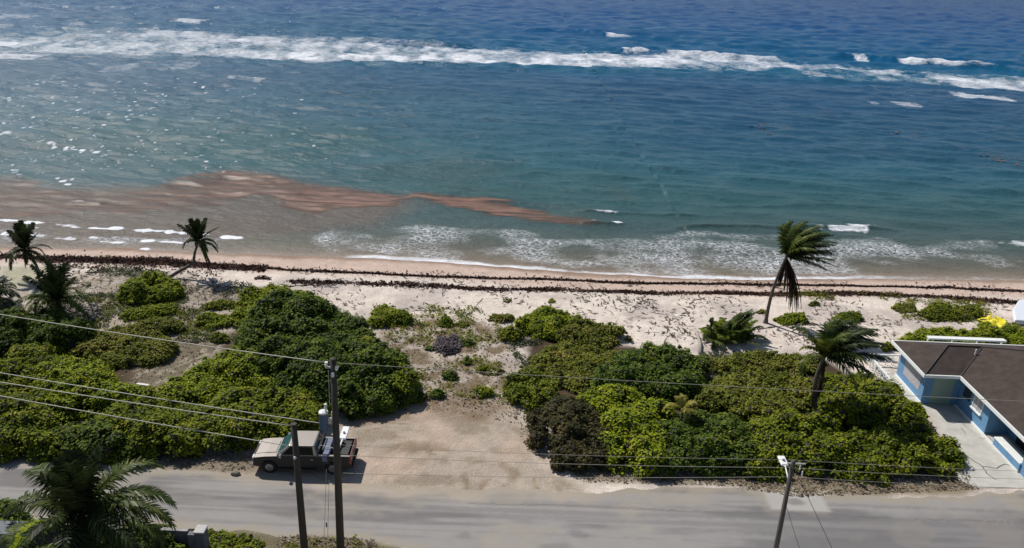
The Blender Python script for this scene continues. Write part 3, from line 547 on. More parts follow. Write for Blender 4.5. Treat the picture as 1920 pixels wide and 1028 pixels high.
# ---------------------------------------------------------------- shrubs
ICO = np.array([(0, 0, 1), (.894, 0, .447), (.276, .851, .447), (-.724, .526, .447), (-.724, -.526, .447), (.276, -.851, .447), (.724, .526, -.447), (-.276, .851, -.447), (-.894, 0, -.447), (-.276, -.851, -.447), (.724, -.526, -.447), (0, 0, -1)])
ICF = np.array([(0, 1, 2), (0, 2, 3), (0, 3, 4), (0, 4, 5), (0, 5, 1), (1, 6, 2), (2, 7, 3), (3, 8, 4), (4, 9, 5), (5, 10, 1), (6, 7, 2), (7, 8, 3), (8, 9, 4), (9, 10, 5), (10, 6, 1), (11, 7, 6), (11, 8, 7), (11, 9, 8), (11, 10, 9), (11, 6, 10)])
def bush_arrays(P, h, cr=.45, leaf=.17, dens=1., edge=1.3, seed=0, elong=1.25, wind=0):
    lo = P.min(0); hi = P.max(0); st = cr*.92
    ax = np.arange(lo[0]-.3, hi[0]+.3, st); ay = np.arange(lo[1]-.3, hi[1]+.3, st*.86)
    cx, cy = np.meshgrid(ax, ay); cx = cx+(np.arange(len(ay)) % 2)[:, None]*st/2; cx = cx.ravel()+rng.uniform(-.35, .35, cx.size)*st; cy = cy.ravel()+rng.uniform(-.35, .35, cy.size)*st
    d = polydist(P, cx, cy)+(1.5 if (hi-lo).min() > 2.6 else .3)*(fbm(cx*.7+seed, cy*.7, 3, 140)-.5)*min(1, h); k = d > .02; cx, cy, d = cx[k], cy[k], d[k]
    if len(cx) == 0: c_ = P.mean(0); cx, cy, d = np.array([c_[0]]), np.array([c_[1]]), np.array([.3])
    nz1 = fbm(cx*.55+seed, cy*.55, 3, 141); gap = fbm(cx*.8+seed*3, cy*.8, 2, 143)
    Hh = h*np.sqrt(1-np.exp(-2.6*d/edge))*(.30+1.15*nz1)
    if len(cx) > 25:
        kk = (gap > .31) | (rng.random(len(cx)) < .25); cx, cy, d, Hh = cx[kk], cy[kk], d[kk], Hh[kk]
    rad = cr*(.5+.85*rng.random(len(cx)))*np.clip(.55+h*.5, .5, 1.1); cz = np.maximum(Hh-rad*.75+rng.normal(0, .16, len(cx))*min(1, h*.7), rad*.15)
    # lower tiers round the rim and random missing crowns to open dark gaps
    tall = np.where(cz > cr*1.3)[0]; t2 = tall[rng.random(len(tall)) < .45]
    cx = np.r_[cx, cx[t2]+rng.normal(0, .2, len(t2))]; cy = np.r_[cy, cy[t2]-rng.random(len(t2))*.3]; rad = np.r_[rad, rad[t2]]; cz = np.r_[cz, cz[t2]*rng.uniform(.3, .75, len(t2))]
    sp_ = np.where(rng.random(len(cx)) < .10)[0]; cx = np.r_[cx, cx[sp_]+rng.normal(0, .15, len(sp_))]; cy = np.r_[cy, cy[sp_]+rng.normal(0, .15, len(sp_))]
    cz = np.r_[cz, cz[sp_]+rad[sp_]*rng.uniform(.8, 1.5, len(sp_))*min(1, h)]; rad = np.r_[rad, rad[sp_]*rng.uniform(.28, .5, len(sp_))]
    n = np.maximum(6, (dens*2*np.pi*rad**2/(leaf**2*elong*.5)*.62).astype(int)); idx = np.repeat(np.arange(len(cx)), n); T = len(idx)
    zc = rng.uniform(-.35, 1, T); ph = rng.uniform(0, 6.283, T); r_ = np.sqrt(1-zc**2); dirn = np.c_[r_*np.cos(ph), r_*np.sin(ph), zc]
    rr_ = rad[idx]*rng.uniform(.72, 1.12, T)
    gz = landZ(cx, cy)
    pos = np.c_[cx, cy, cz+gz][idx]+dirn*rr_[:, None]*[1, 1, .85]; pos[:, 2] = np.maximum(pos[:, 2], gz[idx]+.03)
    nrm = dirn*.8+rng.normal(0, .38, (T, 3))+[-.12, .12, .75]; nrm /= np.linalg.norm(nrm, axis=1)[:, None]
    rv = rng.normal(0, 1, (T, 3))+np.array([wind*2.5, 0, wind*1.2]); u = np.cross(nrm, rv); v = np.cross(u, nrm)
    u /= np.linalg.norm(u, axis=1)[:, None]; v /= np.linalg.norm(v, axis=1)[:, None]
    s = leaf*(.65+.7*rng.random(T))[:, None]/2
    V = np.stack([pos-v*s*elong, pos+u*s, pos+v*s*elong, pos-u*s], 1).reshape(-1, 3); Fq = np.arange(4*T).reshape(T, 4)
    cv = (np.c_[cx, cy, cz+gz][:, None]+ICO[None]*(rad*.74)[:, None, None]*[1, 1, .8]).reshape(-1, 3)
    return V, Fq, cv, len(cx)
def shrub(name, pts, h, kind, label, cat='shrub', cr=.45, leaf=.17, dens=1., edge=1.3, group=None, pz=None, elong=1.25, wind=0, stuff=False, world=None):
    ys_ = [q_[1] for q_ in pts]; y0_, y1_ = min(ys_), max(ys_)
    P = np.array([G(x, y, h*(.72-.66*(y-y0_)/(y1_-y0_)))[:2] for x, y in pts]); cP = P.mean(0); dP = P-cP; P = cP+dP*(1+(.18 if group != gM else .03)/np.maximum(np.hypot(dP[:, 0], dP[:, 1]), .5))[:, None]
    V, Fq, cv, nc = bush_arrays(P, h, cr, leaf, dens, edge, rng.integers(0, 99), elong, wind)
    b0 = len(V); tri = (ICF[None]+(np.arange(nc)*12)[:, None, None]).reshape(-1, 3)+b0
    quads = np.c_[tri, tri[:, 2]]
    # triangles appended as a second mesh joined in one object
    me = bpy.data.meshes.new(name); VV = np.vstack([V, cv]).astype(np.float32)
    me.vertices.add(len(VV)); me.vertices.foreach_set('co', VV.ravel())
    lv = np.r_[Fq.ravel(), tri.ravel()].astype(np.int32); me.loops.add(len(lv)); me.loops.foreach_set('vertex_index', lv)
    tot = np.r_[np.full(len(Fq), 4), np.full(len(tri), 3)].astype(np.int32); me.polygons.add(len(tot))
    me.polygons.foreach_set('loop_start', np.r_[0, np.cumsum(tot)[:-1]].astype(np.int32)); me.polygons.foreach_set('loop_total', tot)
    me.materials.append(LM[kind]); me.materials.append(WOOD); me.polygons.foreach_set('material_index', np.r_[np.zeros(len(Fq)), np.ones(len(tri))].astype(np.int32))
    me.update(calc_edges=True); o = bpy.data.objects.new(name, me); COL.objects.link(o)
    return tag(o, label, cat, group, 'stuff' if stuff else None)
gL = 'bushes of the left thicket'; gR = 'bushes of the right thicket'; gM = 'small bushes on the open sand'
SH = [
 ('sea_grape_bush', [(455, 640), (475, 590), (530, 565), (600, 568), (655, 592), (705, 632), (748, 678), (787, 722), (775, 752), (715, 770), (650, 775), (590, 770), (520, 730), (470, 690)], 2.9, 'dark', 'large dark domed bush behind the tall transformer pole, the biggest on the left', gL, .5, .18, 1.),
 ('sea_grape_bush', [(650, 640), (700, 650), (745, 690), (782, 725), (770, 750), (715, 762), (660, 740), (640, 690)], 2.4, 'mid', 'greener bush bulging beside the sandy turnout, right end of the left thicket', gL, .45, .18, 1.),
 ('sea_grape_bush', [(452, 560), (480, 543), (540, 540), (600, 560), (625, 580), (560, 590), (520, 610), (470, 650), (440, 610)], 1.7, 'bright', 'bright green bush at the seaward top of the left thicket', gL, .4, .15, 1.),
 ('sea_grape_bush', [(300, 735), (360, 695), (440, 650), (480, 660), (530, 720), (460, 750), (380, 765), (310, 765)], 1.6, 'bright', 'bright yellow green bush running diagonally below the bare brown clearing', gL, .4, .16, 1.),
 ('sea_grape_bush', [(420, 745), (500, 715), (590, 750), (615, 785), (590, 815), (500, 825), (450, 845), (380, 850), (370, 790)], 2.0, 'mid', 'green bush directly behind the parked pickup truck', gL, .45, .17, 1.),
 ('sea_grape_bush', [(200, 760), (300, 740), (400, 760), (400, 800), (375, 855), (300, 858), (200, 858), (190, 800)], 1.9, 'mid', 'mid green roadside bush above the foreground palm and left of the pickup', gL, .45, .17, 1.),
 ('sea_grape_bush', [(60, 790), (200, 790), (290, 800), (300, 858), (180, 862), (60, 858)], 1.7, 'dark', 'dark dense bush hugging the road right behind the foreground palm crown', gL, .42, .17, 1.),
 ('sea_grape_bush', [(-160, 760), (-40, 740), (80, 745), (110, 790), (90, 858), (-40, 857), (-200, 850)], 1.9, 'mid', 'roadside bush at the far left corner above the grey road', gL, .45, .17, 1.),
 ('sea_grape_bush', [(80, 690), (140, 668), (190, 680), (225, 720), (300, 745), (220, 780), (120, 785), (70, 740)], 1.6, 'bright', 'bright green rounded bush left of the bare brown clearing', gL, .42, .16, 1.),
 ('sea_grape_bush', [(-120, 690), (0, 675), (60, 700), (100, 740), (60, 780), (-60, 770), (-140, 740)], 1.7, 'mid', 'mid green bush at the left edge under the three parallel wires', gL, .42, .16, 1.),
 ('sea_grape_bush', [(18, 655), (60, 640), (100, 652), (112, 685), (70, 705), (25, 692)], 1.3, 'mid', 'small round bush below the left coconut palm, standing apart from its neighbours', gL, .38, .15, 1.),
 ('sea_grape_bush', [(-150, 590), (0, 588), (80, 590), (150, 600), (180, 628), (130, 655), (60, 645), (0, 668), (-120, 660)], 2.0, 'dark', 'very dark bush beneath the short left coconut palm', gL, .45, .16, 1.),
 ('sea_grape_bush', [(135, 655), (165, 622), (230, 612), (300, 625), (328, 650), (300, 675), (230, 688), (165, 678)], 1.0, 'olive', 'low olive green mound just above the bare brown clearing', gL, .35, .14, 1.),
 ('round_bush', [(222, 560), (240, 530), (270, 515), (305, 520), (332, 545), (330, 565), (275, 575), (230, 578)], 1.7, 'bright', 'bright green dome near the foot of the leaning palm trunk', gM, .38, .14, 1.),
 ('round_bush', [(222, 590), (280, 572), (335, 574), (330, 592), (262, 602), (230, 604)], .8, 'bright', 'low flat green bush just below the bright dome left of centre', gM, .32, .13, 1.),
 ('round_bush', [(255, 612), (300, 594), (345, 604), (348, 625), (300, 636), (262, 630)], .8, 'olive', 'low olive bush between the flat green bush and the long top wire', gM, .32, .13, .9),
 ('round_bush', [(362, 604), (392, 586), (432, 590), (438, 610), (400, 620), (368, 616)], .8, 'bright', 'small bright mound on pale sand left of the thicket top', gM, .32, .13, 1.),
 ('round_bush', [(380, 575), (418, 562), (452, 568), (440, 582), (395, 586)], .7, 'mid', 'thin green bush strip touching the thicket top from the left', gM, .3, .13, 1.),
 ('round_bush', [(393, 632), (408, 620), (430, 628), (428, 643), (400, 645)], .7, 'mid', 'tiny round bush just right of the brown clearing on pale sand', gM, .3, .13, 1.),
 ('round_bush', [(690, 603), (700, 585), (725, 572), (750, 585), (765, 605), (745, 616), (700, 616)], 1.3, 'bright', 'yellow green bush alone on the sand right of the thicket top', gM, .35, .14, 1.),
 ('round_bush', [(820, 612), (828, 590), (840, 592), (852, 610), (838, 618)], .9, 'mid', 'small upright bush above the grey purple twiggy bush', gM, .28, .13, 1.),
 ('round_bush', [(848, 612), (864, 604), (882, 610), (870, 618)], .4, 'olive', 'flat little tuft just right of the small upright bush', gM, .25, .12, 1.),
 ('round_bush', [(935, 632), (945, 618), (962, 615), (980, 630), (968, 645), (944, 644)], .9, 'mid', 'small round bush on sand just left of the right thicket', gM, .32, .13, 1.),
 ('round_bush', [(912, 600), (930, 588), (960, 592), (968, 606), (938, 610)], .6, 'olive', 'low olive clump touching the seaward tip of the right thicket from the left', gM, .3, .13, 1.),
 ('round_bush', [(860, 640), (875, 632), (888, 642), (878, 652)], .7, 'dark', 'dark green tuft right of the grey purple twiggy bush', gM, .28, .13, 1.),
 ('round_bush', [(862, 680), (876, 664), (886, 678), (872, 686)], .6, 'dark', 'small dark tuft just below the grey purple twiggy bush, right side', gM, .26, .13, 1.),
 ('round_bush', [(830, 705), (838, 688), (852, 690), (860, 706), (846, 714)], .9, 'dark', 'dark green bush in the middle of the brown patch, third up from the turnout', gM, .28, .13, 1.),
 ('round_bush', [(806, 740), (815, 726), (830, 728), (836, 742), (820, 748)], .8, 'dark', 'dark round bush nearest the sandy turnout', gM, .28, .13, 1.),
 ('round_bush', [(880, 738), (893, 722), (912, 722), (924, 732), (910, 745), (890, 745)], .8, 'bright', 'vivid light green bush on the brown patch above the turnout', gM, .3, .14, 1.),
 ('round_bush', [(890, 692), (902, 680), (920, 680), (915, 694), (900, 700)], .6, 'mid', 'small green clump above the vivid light green bush', gM, .26, .13, 1.),
 ('round_bush', [(905, 702), (925, 686), (948, 694), (935, 704)], .4, 'olive', 'flat olive tuft right of the small green clump', gM, .25, .12, 1.),
 ('round_bush', [(795, 658), (803, 644), (818, 648), (812, 660)], .6, 'dark', 'little dark tuft at the left edge of the grey purple twiggy bush', gM, .26, .13, 1.),
 ('twiggy_bush', [(812, 655), (820, 632), (850, 626), (868, 640), (862, 660), (835, 668)], .5, 'purple', 'leafless grey purple twiggy bush with two white scraps at its foot', gM, .3, .10, 1.3),
 ('sea_grape_bush', [(962, 604), (990, 584), (1030, 576), (1072, 588), (1092, 606), (1070, 632), (1015, 638), (975, 624)], 1.4, 'bright', 'bright rounded bush at the seaward tip of the right thicket', gR, .38, .14, 1.),
 ('sea_grape_bush', [(1060, 606), (1110, 604), (1150, 622), (1176, 642), (1140, 655), (1085, 650), (1050, 636)], 1.1, 'olive', 'low olive bush sloping toward the open sand beside the bright tip bush', gR, .36, .14, 1.),
 ('sea_grape_bush', [(1000, 665), (1060, 640), (1130, 650), (1180, 665), (1150, 710), (1090, 735), (1030, 720), (1010, 690)], 1.2, 'olive', 'yellowish bush in the upper left part of the right thicket', gR, .38, .15, .95),
 ('sea_grape_bush', [(952, 712), (975, 690), (1010, 696), (1042, 728), (1025, 765), (985, 770), (960, 745)], 1.5, 'mid', 'leafy bush jutting toward the brown patch at the left side of the right thicket', gR, .38, .17, 1.),
 ('sea_grape_bush', [(998, 795), (1015, 752), (1065, 742), (1115, 765), (1138, 820), (1120, 868), (1060, 876), (1012, 850)], 2.2, 'brown', 'brownish black bush at the roadside corner of the right thicket', gR, .42, .15, 1.),
 ('sea_grape_bush', [(1080, 740), (1140, 712), (1200, 735), (1255, 775), (1262, 830), (1240, 880), (1150, 882), (1125, 840), (1120, 780)], 2.0, 'bright', 'bright green roadside bush right of the brownish black bush', gR, .45, .18, 1.),
 ('sea_grape_bush', [(1120, 690), (1180, 650), (1260, 655), (1315, 680), (1310, 730), (1250, 765), (1190, 745), (1120, 725)], 1.9, 'dark', 'dark green mound in the upper middle of the right thicket', gR, .45, .17, 1.),
 ('sea_grape_bush', [(1270, 668), (1330, 672), (1400, 666), (1480, 660), (1535, 672), (1520, 698), (1430, 700), (1330, 700)], .9, 'olive', 'low olive fringe bush between the right thicket and the pale beach', gR, .36, .14, .85),
 ('sea_grape_bush', [(1290, 720), (1390, 695), (1500, 700), (1530, 750), (1470, 790), (1380, 785), (1300, 765)], 1.1, 'olive', 'yellowish green bush in the middle of the right thicket behind the yellow young palm', gR, .4, .16, .95),
 ('sea_grape_bush', [(1225, 810), (1280, 775), (1370, 775), (1420, 815), (1420, 880), (1330, 890), (1240, 885)], 1.8, 'dark', 'dark bush under the yellow young palm by the road', gR, .42, .16, 1.),
 ('sea_grape_bush', [(1400, 800), (1470, 775), (1560, 790), (1590, 840), (1570, 885), (1480, 888), (1410, 885)], 1.7, 'mid', 'olive green roadside bush behind the leaning street lamp', gR, .42, .17, 1.),
 ('sea_grape_bush', [(1525, 745), (1550, 705), (1620, 695), (1675, 735), (1728, 780), (1740, 810), (1680, 820), (1560, 800)], 1.8, 'mid', 'dense green bush between the windblown palm and the blue house', gR, .45, .17, 1.),
 ('sea_grape_bush', [(1560, 815), (1660, 800), (1745, 795), (1790, 835), (1796, 868), (1740, 888), (1650, 897), (1570, 885)], 1.6, 'mid', 'roadside bush ending at the concrete driveway', gR, .42, .17, 1.),
 ('hedge', [(1688, 650), (1692, 628), (1750, 614), (1850, 612), (1990, 614), (2100, 640), (2000, 660), (1850, 650), (1760, 650)], 1.0, 'bright', 'strip of bright green hedge on the seaward side of the blue house', None, .36, .14, 1.),
 ('round_bush', [(1650, 655), (1660, 640), (1690, 646), (1690, 660), (1660, 662)], .7, 'mid', 'green bush behind the white deck railing of the blue house', gM, .34, .15, 1.),
 ('round_bush', [(1450, 600), (1475, 588), (1505, 592), (1515, 608), (1470, 612)], .7, 'bright', 'green bush on the sand right behind the tall windblown palm foot', gM, .3, .13, 1.),
 ('round_bush', [(1560, 598), (1575, 586), (1605, 586), (1622, 600), (1600, 610), (1568, 608)], .7, 'mid', 'green bush on the sand just above the shaggy palm near the house', gM, .3, .13, 1.),
 ('round_bush', [(1418, 588), (1428, 578), (1440, 584), (1434, 592)], .5, 'olive', 'tiny olive tuft left of the tall windblown palm trunk', gM, .25, .12, 1.),
 ('round_bush', [(1515, 575), (1525, 564), (1538, 572), (1530, 582)], .5, 'mid', 'tiny tuft right of the hanging dead fronds of the tall palm', gM, .25, .12, 1.),
 ('round_bush', [(1672, 578), (1690, 564), (1715, 574), (1718, 588), (1690, 590)], .5, 'olive', 'sprawling low tuft left of the wide beach clump near the house', gM, .28, .13, .9),
 ('round_bush', [(1720, 592), (1750, 564), (1790, 580), (1838, 572), (1840, 596), (1790, 606), (1745, 602)], .8, 'mid', 'wide beach clump touching the yellow tarp', gM, .3, .13, .85),
 ('round_bush', [(1510, 553), (1520, 547), (1536, 549), (1526, 555)], .3, 'olive', 'flat tuft growing on the upper dark wrack line', gM, .22, .12, .9),
 ('round_bush', [(1028, 572), (1030, 560), (1040, 562), (1042, 570)], .35, 'olive', 'tiny tuft alone on the sand above the bright tip bush', gM, .22, .12, .9),
 ('round_bush', [(940, 566), (948, 558), (960, 564), (950, 572)], .35, 'olive', 'tiny brownish tuft below the wrack, above the low olive clump', gM, .22, .12, .9),
 ('vine_cover', [(385, 992), (420, 990), (455, 1000), (480, 1014), (490, 1050), (440, 1090), (385, 1060)], .45, 'mid', 'low leafy vine patch at the near road edge right of the stone pillar', None, .3, .13, 1.),
 ('garden_bush', [(-150, 905), (0, 925), (30, 950), (55, 985), (30, 1030), (-150, 1050)], 2.2, 'dark', 'dark garden bush at the bottom left corner behind the shed', None, .4, .14, 1.),
 ('garden_bush', [(190, 1000), (260, 990), (335, 995), (350, 1030), (300, 1100), (190, 1100)], 1.3, 'dark', 'dark shrubbery in front of the low boundary wall under the foreground palm', None, .4, .14, .9),
]
for nm, pts, h, kd_, lab, grp, cr, lf, dn_ in SH:
    if grp in (gL, gR): h *= .86
    if grp == gM: h *= .85; cr *= .75; lf *= .9
    shrub(nm, pts, h, kd_, lab, 'bush' if nm != 'hedge' else 'hedge', cr*.92, lf*.84, dn_, edge=.55+h*.45, group=grp, elong=2.2 if nm == 'windswept_bush' else (2.4 if nm == 'twiggy_bush' else 1.25), wind=1 if nm == 'windswept_bush' else 0)
# ground cover nobody could count
def cover(name, polys, n, kind, label, size=.11, h=.16):
    Ps = []
    for pts, k in polys:
        q = inpoly(pts, int(n*k)); keep = fbm(q[:, 0]*.45, q[:, 1]*.45, 3, 150) > .47; q = q[keep]
        m_ = 9; qq = np.repeat(q, m_, 0)+rng.normal(0, .16, (len(q)*m_, 2)); Ps.append(addz(qq, 0)+np.c_[np.zeros((len(qq), 2)), rng.random(len(qq))*h])
    flakes(name, np.vstack(Ps), size, LM[kind], 1.4, .7, label, 'ground cover')
cover('ground_cover', [([(100, 500), (240, 500), (430, 530), (520, 545), (470, 620), (330, 660), (180, 620), (60, 560)], 1.), ([(950, 640), (1010, 640), (1040, 690), (980, 700)], .12), ([(1250, 665), (1500, 665), (1520, 800), (1300, 780)], .45)], 2300, 'grey', 'grey green creeping plants on the sandy ground around the bushes')
cover('beach_plants', [([(700, 575), (900, 580), (960, 640), (860, 660), (720, 640)], .35), ([(800, 640), (960, 690), (960, 760), (760, 740)], .15), ([(1640, 560), (1860, 565), (1850, 610), (1640, 600)], .3), ([(1480, 545), (1700, 550), (1690, 570), (1480, 560)], .12), ([(170, 560), (470, 560), (470, 640), (170, 640)], .7), ([(640, 1012), (740, 1028), (700, 1040), (520, 1040), (520, 1020)], .014)], 1500, 'olive', 'sparse olive green weeds dotting the beach sand')

# ---------------------------------------------------------------- palms
def frond_arrays(base, az, el, L, droop=.5, wind=(0, 0, 0), leaf=.7, n=34, w=.05, curl=1.):
    d = np.array([math.cos(el)*math.cos(az), math.cos(el)*math.sin(az), math.sin(el)]); p = np.array(base, float); wind = np.array(wind, float)
    K = 14; P = [p.copy()]; Dd = [d.copy()]
    for i in range(K):
        t_ = (i+1)/K; d = d+np.array([0, 0, -droop*t_*.35])+wind*.22*t_; d /= np.linalg.norm(d); p = p+d*L/K; P.append(p.copy()); Dd.append(d.copy())
    P = np.array(P); Dd = np.array(Dd); V = []; Fs = []
    mb = MB(); mb.tube(P[::2], list(np.linspace(.035, .008, len(P[::2]))), 4)
    V += list(mb.v); Fs += list(mb.f)
    for j in range(n):
        t_ = .10+.90*j/(n-1); f = t_*K; i = min(int(f), K-1); q = P[i]+(P[i+1]-P[i])*(f-i); dd = Dd[i]
        sv = np.cross(dd, (0, 0, 1.)); sv /= np.linalg.norm(sv)+1e-6; upn = np.cross(sv, dd)
        ll = leaf*(math.sin(math.pi*(.10+.82*t_))**.6)*random.uniform(.8, 1.1)
        for s_ in (-1, 1):
            ld = sv*s_*.85+dd*(.35+.5*t_)+upn*.18+np.array([0, 0, -.35*curl])+wind*.45+rng.normal(0, .10, 3); ld /= np.linalg.norm(ld)
            mid = q+ld*ll*.5; ld2 = ld+np.array([0, 0, -.55*curl])+wind*.3; ld2 /= np.linalg.norm(ld2); tip = mid+ld2*ll*.5
            ww = dd*w; b0 = len(V); V += [q-ww, q+ww, mid+ww*.9, mid-ww*.9, tip]; Fs += [(b0, b0+1, b0+2, b0+3), (b0+3, b0+2, b0+4)]
    return V, Fs
def palm(name, label, base, top, fronds, bark=BARK, r=(.2, .12), bend=(0, 0, 0), via=None, group=None, cat='palm tree'):
    root = empty(name, base, label, cat, group); b0 = np.array(base, float); top = np.array(top, float)
    pts = []; 
    if via is None:
        for t_ in np.linspace(0, 1, 9): pts.append(b0+(top-b0)*t_+np.array(bend)*math.sin(math.pi*t_)-b0)
    else: pts = [np.array(v, float)-b0 for v in ([b0]+via+[top])]
    tr = MB(); k = len(pts); fine = []; rad = []
    for i in range(k-1):
        for s_ in np.linspace(0, 1, 4, endpoint=False): 
            t_ = (i+s_)/(k-1); fine.append(pts[i]+(pts[i+1]-pts[i])*s_); rad.append(r[0]+(r[1]-r[0])*t_+(.012 if len(fine) % 2 else 0)+(.10*max(0, .08-t_)/.08))
    fine.append(pts[-1]); rad.append(r[1]*1.25); tr.tube(fine, rad, 10); tr.build('trunk', bark, root, smooth=True)
    for fr in fronds:
        mk = fr.pop('mat', 'palm'); off = fr.pop('off', (0, 0, 0)); V, Fs = frond_arrays(top-b0+np.array(off), **fr)
        mb = MB(); mb.v = [tuple(map(float, v)) for v in V]; mb.f = Fs; nm = 'dead_frond' if mk == 'dead' else 'frond'; me = bpy.data.meshes.new(nm); me.from_pydata(mb.v, [], mb.f); me.materials.append(LM[mk])
        o = bpy.data.objects.new(nm, me); COL.objects.link(o); o.parent = root
    return root
R = random.uniform; D2R = math.radians
def crown(n, L, mat='palm', wind=(0, 0, 0), el=(10, 75), leaf=.7, droop=.6, az0=0, az1=360, **k):
    out = []
    for i in range(n):
        out.append(dict(az=D2R(az0+(az1-az0)*(i+R(-.3, .3))/n), el=D2R(el[0]+(el[1]-el[0])*((i*.618) % 1)), L=L*R(.8, 1.1), droop=droop*R(.7, 1.3), wind=wind, leaf=leaf*R(.85, 1.1), mat=mat, **k))
    return out
def dead(n, L, el=(-85, -55), az0=0, az1=360, wind=(0, 0, 0)): return [dict(az=D2R(R(az0, az1)), el=D2R(R(*el)), L=L*R(.75, 1.1), droop=.8, wind=wind, leaf=.45, mat='dead', curl=1.6, n=26) for i in range(n)]
WX = (.95, -.05, -.04)
tA = AtY(1474, 482, 62.5)
palm('coconut_palm', 'tall windblown palm on the beach with dead fronds hanging from its crown', (21.94, 62.5, 0), tA,
     crown(13, 3.7, 'palm', (.70, 0, .0), (52, 86), .85, .35, -80, 160, w=.06)+crown(4, 3.2, 'dead', (.6, 0, 0), (10, 60), .6, .4, -40, 40)+crown(14, 3.9, 'palmshade', (.9, 0, .06), (22, 70), .8, .2, -60, 70, w=.06)+crown(3, 4.6, 'palmshade', (.5, 0, -.15), (0, 10), .5, .2, -20, 20)
     +[dict(az=D2R(a), el=D2R(e), L=l, droop=.5, wind=(.0, 0, -.1), leaf=.42, mat='dead', curl=2.2, w=.13, n=64) for a, e, l in ((0, -60, 5.2), (-8, -54, 5.0), (8, -66, 4.6), (2, -57, 5.0), (-3, -63, 4.8), (5, -69, 4.9), (-6, -67, 5.1), (1, -61, 5.1), (10, -74, 4.0), (0, -75, 3.8), (4, -63, 4.2), (-4, -72, 4.7), (180, -80, 2.5), (160, -72, 2.2), (90, -80, 2.6), (-60, -78, 2.8))],
     r=(.16, .09), bend=(-.25, 0, 0))
tB = AtY(1546, 668, 47.5)
palm('coconut_palm', 'shaggy palm in the right thicket with a skirt of dead fronds, near the blue house', (21.35, 47.5, 0), tB,
     crown(9, 3.3, 'palm', (.5, 0, .0), (25, 85), .75, .7, 0, 360)+crown(18, 3.8, 'palmshade', (.8, .1, .1), (20, 75), .9, .35, -70, 90, w=.07)+crown(4, 3.4, 'palm', (.3, 0, -.05), (15, 35), .6, .9, -60, 10)+crown(4, 2.2, 'olive', (.1, 0, 0), (35, 75), .5, .9, 100, 250)+dead(14, 3.5, (-88, -74), 0, 360), r=(.17, .11), bend=(-.45, 0, 0))
tC = AtY(152, 966, 30)
palm('coconut_palm', 'big dark palm in the bottom left foreground spreading over the road edge', (-19.2, 30, 0), tC,
     crown(12, 4.2, 'palmshade', (.1, 0, 0), (5, 35), 1., .8, 0, 360, w=.05)+crown(13, 3.3, 'palmshade', (-.02, 0, .2), (55, 88), .95, .25, 0, 360, w=.055)+[dict(az=D2R(a), el=D2R(e), L=4.6, droop=.75, wind=(.1, 0, 0), leaf=1.05, mat='palm', w=.05, n=44) for a, e in ((22, 34), (6, 32), (-8, 24), (50, 50), (152, 48), (172, 30), (-28, 14), (200, 8), (14, 20), (38, 25))]+crown(8, 3.6, 'palmshade', (0, 0, -.1), (-40, -5), .9, .7, 0, 360)+dead(8, 2.2), r=(.2, .15))
tD = AtY(108, 556, 57)
palm('coconut_palm', 'short dark coconut palm at the left with an upright plume, below the brown wrack line', (-36.3, 57, 0), tD+np.array([0, 0, -.3]),
     crown(12, 3.0, 'palm', (.15, 0, 0), (5, 45), .8, .9)+crown(9, 3.2, 'palmshade', (-.12, 0, .1), (55, 86), .75, .25, w=.06)+crown(5, 2.8, 'palm', (0, 0, 0), (15, 45), .7, .7, 150, 260)+dead(6, 1.8), r=(.22, .18))
tE = AtY(46, 468, 66)
palm('coconut_palm', 'small dark palm standing behind the short left palm against the shoreline foam', (-42.6, 66, 0), tE,
     crown(10, 2.3, 'palmshade', (.1, 0, 0), (0, 35), .55, .9)+crown(10, 2.4, 'palmshade', (.0, 0, .15), (55, 86), .6, .2, w=.06)+dead(4, 1.6, (-88, -70)), r=(.14, .1), bend=(.4, 0, 0))
tF = AtY(-42, 478, 66); palm('coconut_palm', 'palm mostly cut off by the left edge, only frond tips showing over the sand', (tF[0], 66, 0), tF, crown(12, 2.2, 'palmshade', (.1, 0, 0), (0, 60), .5, .8), r=(.14, .1))
tG_ = AtY(-12, 556, 60); palm('coconut_palm', 'dark bushy palm at the left edge beside the short upright palm', (tG_[0], 60, 0), tG_+np.array([0, 0, 0.]), crown(20, 2.6, 'palmshade', (.2, 0, 0), (0, 70), .7, .8)+dead(5, 1.8), r=(.2, .15))
tH = AtY(372, 452, 68.2)
palm('coconut_palm', 'leaning palm whose trunk lies almost flat before turning up, two dead fronds hanging', (-31.5, 67.0, .1), tH,
     crown(10, 2.2, 'palmshade', (.1, 0, .2), (45, 86), .55, .25, w=.06)+crown(5, 2.1, 'palm', (.2, 0, 0), (0, 30), .45, .9, -60, 60)+crown(4, 1.9, 'palmshade', (0, 0, 0), (5, 30), .4, 1., 130, 230)+[dict(az=D2R(a), el=D2R(e), L=2.9, droop=.4, wind=(0, 0, 0), leaf=.35, mat='dead', curl=2., w=.08, n=40) for a, e in ((-10, -70), (10, -72), (0, -62), (0, -66))],
     r=(.17, .09), via=[np.array([-30.6, 67.4, .65]), G(352, 500, 1.25), G(363, 491, 1.6), AtY(365, 475, 68.1)])
pI = G(1276, 800, .9)
palm('young_palm', 'young palm with pale yellow fronds poking out of the right thicket', (pI[0], pI[1], 0), (pI[0], pI[1], 2.3), [dict(az=D2R(a), el=D2R(e), L=l, droop=1., wind=(.1, 0, 0), leaf=.4, mat='yellow', w=.06, n=22) for a, e, l in ((170, 30, 1.6), (35, 35, 1.5), (-20, 25, 1.5), (85, 60, 1.3), (120, 65, 1.1), (10, 55, 1.3), (-75, 30, .9))], r=(.08, .07))
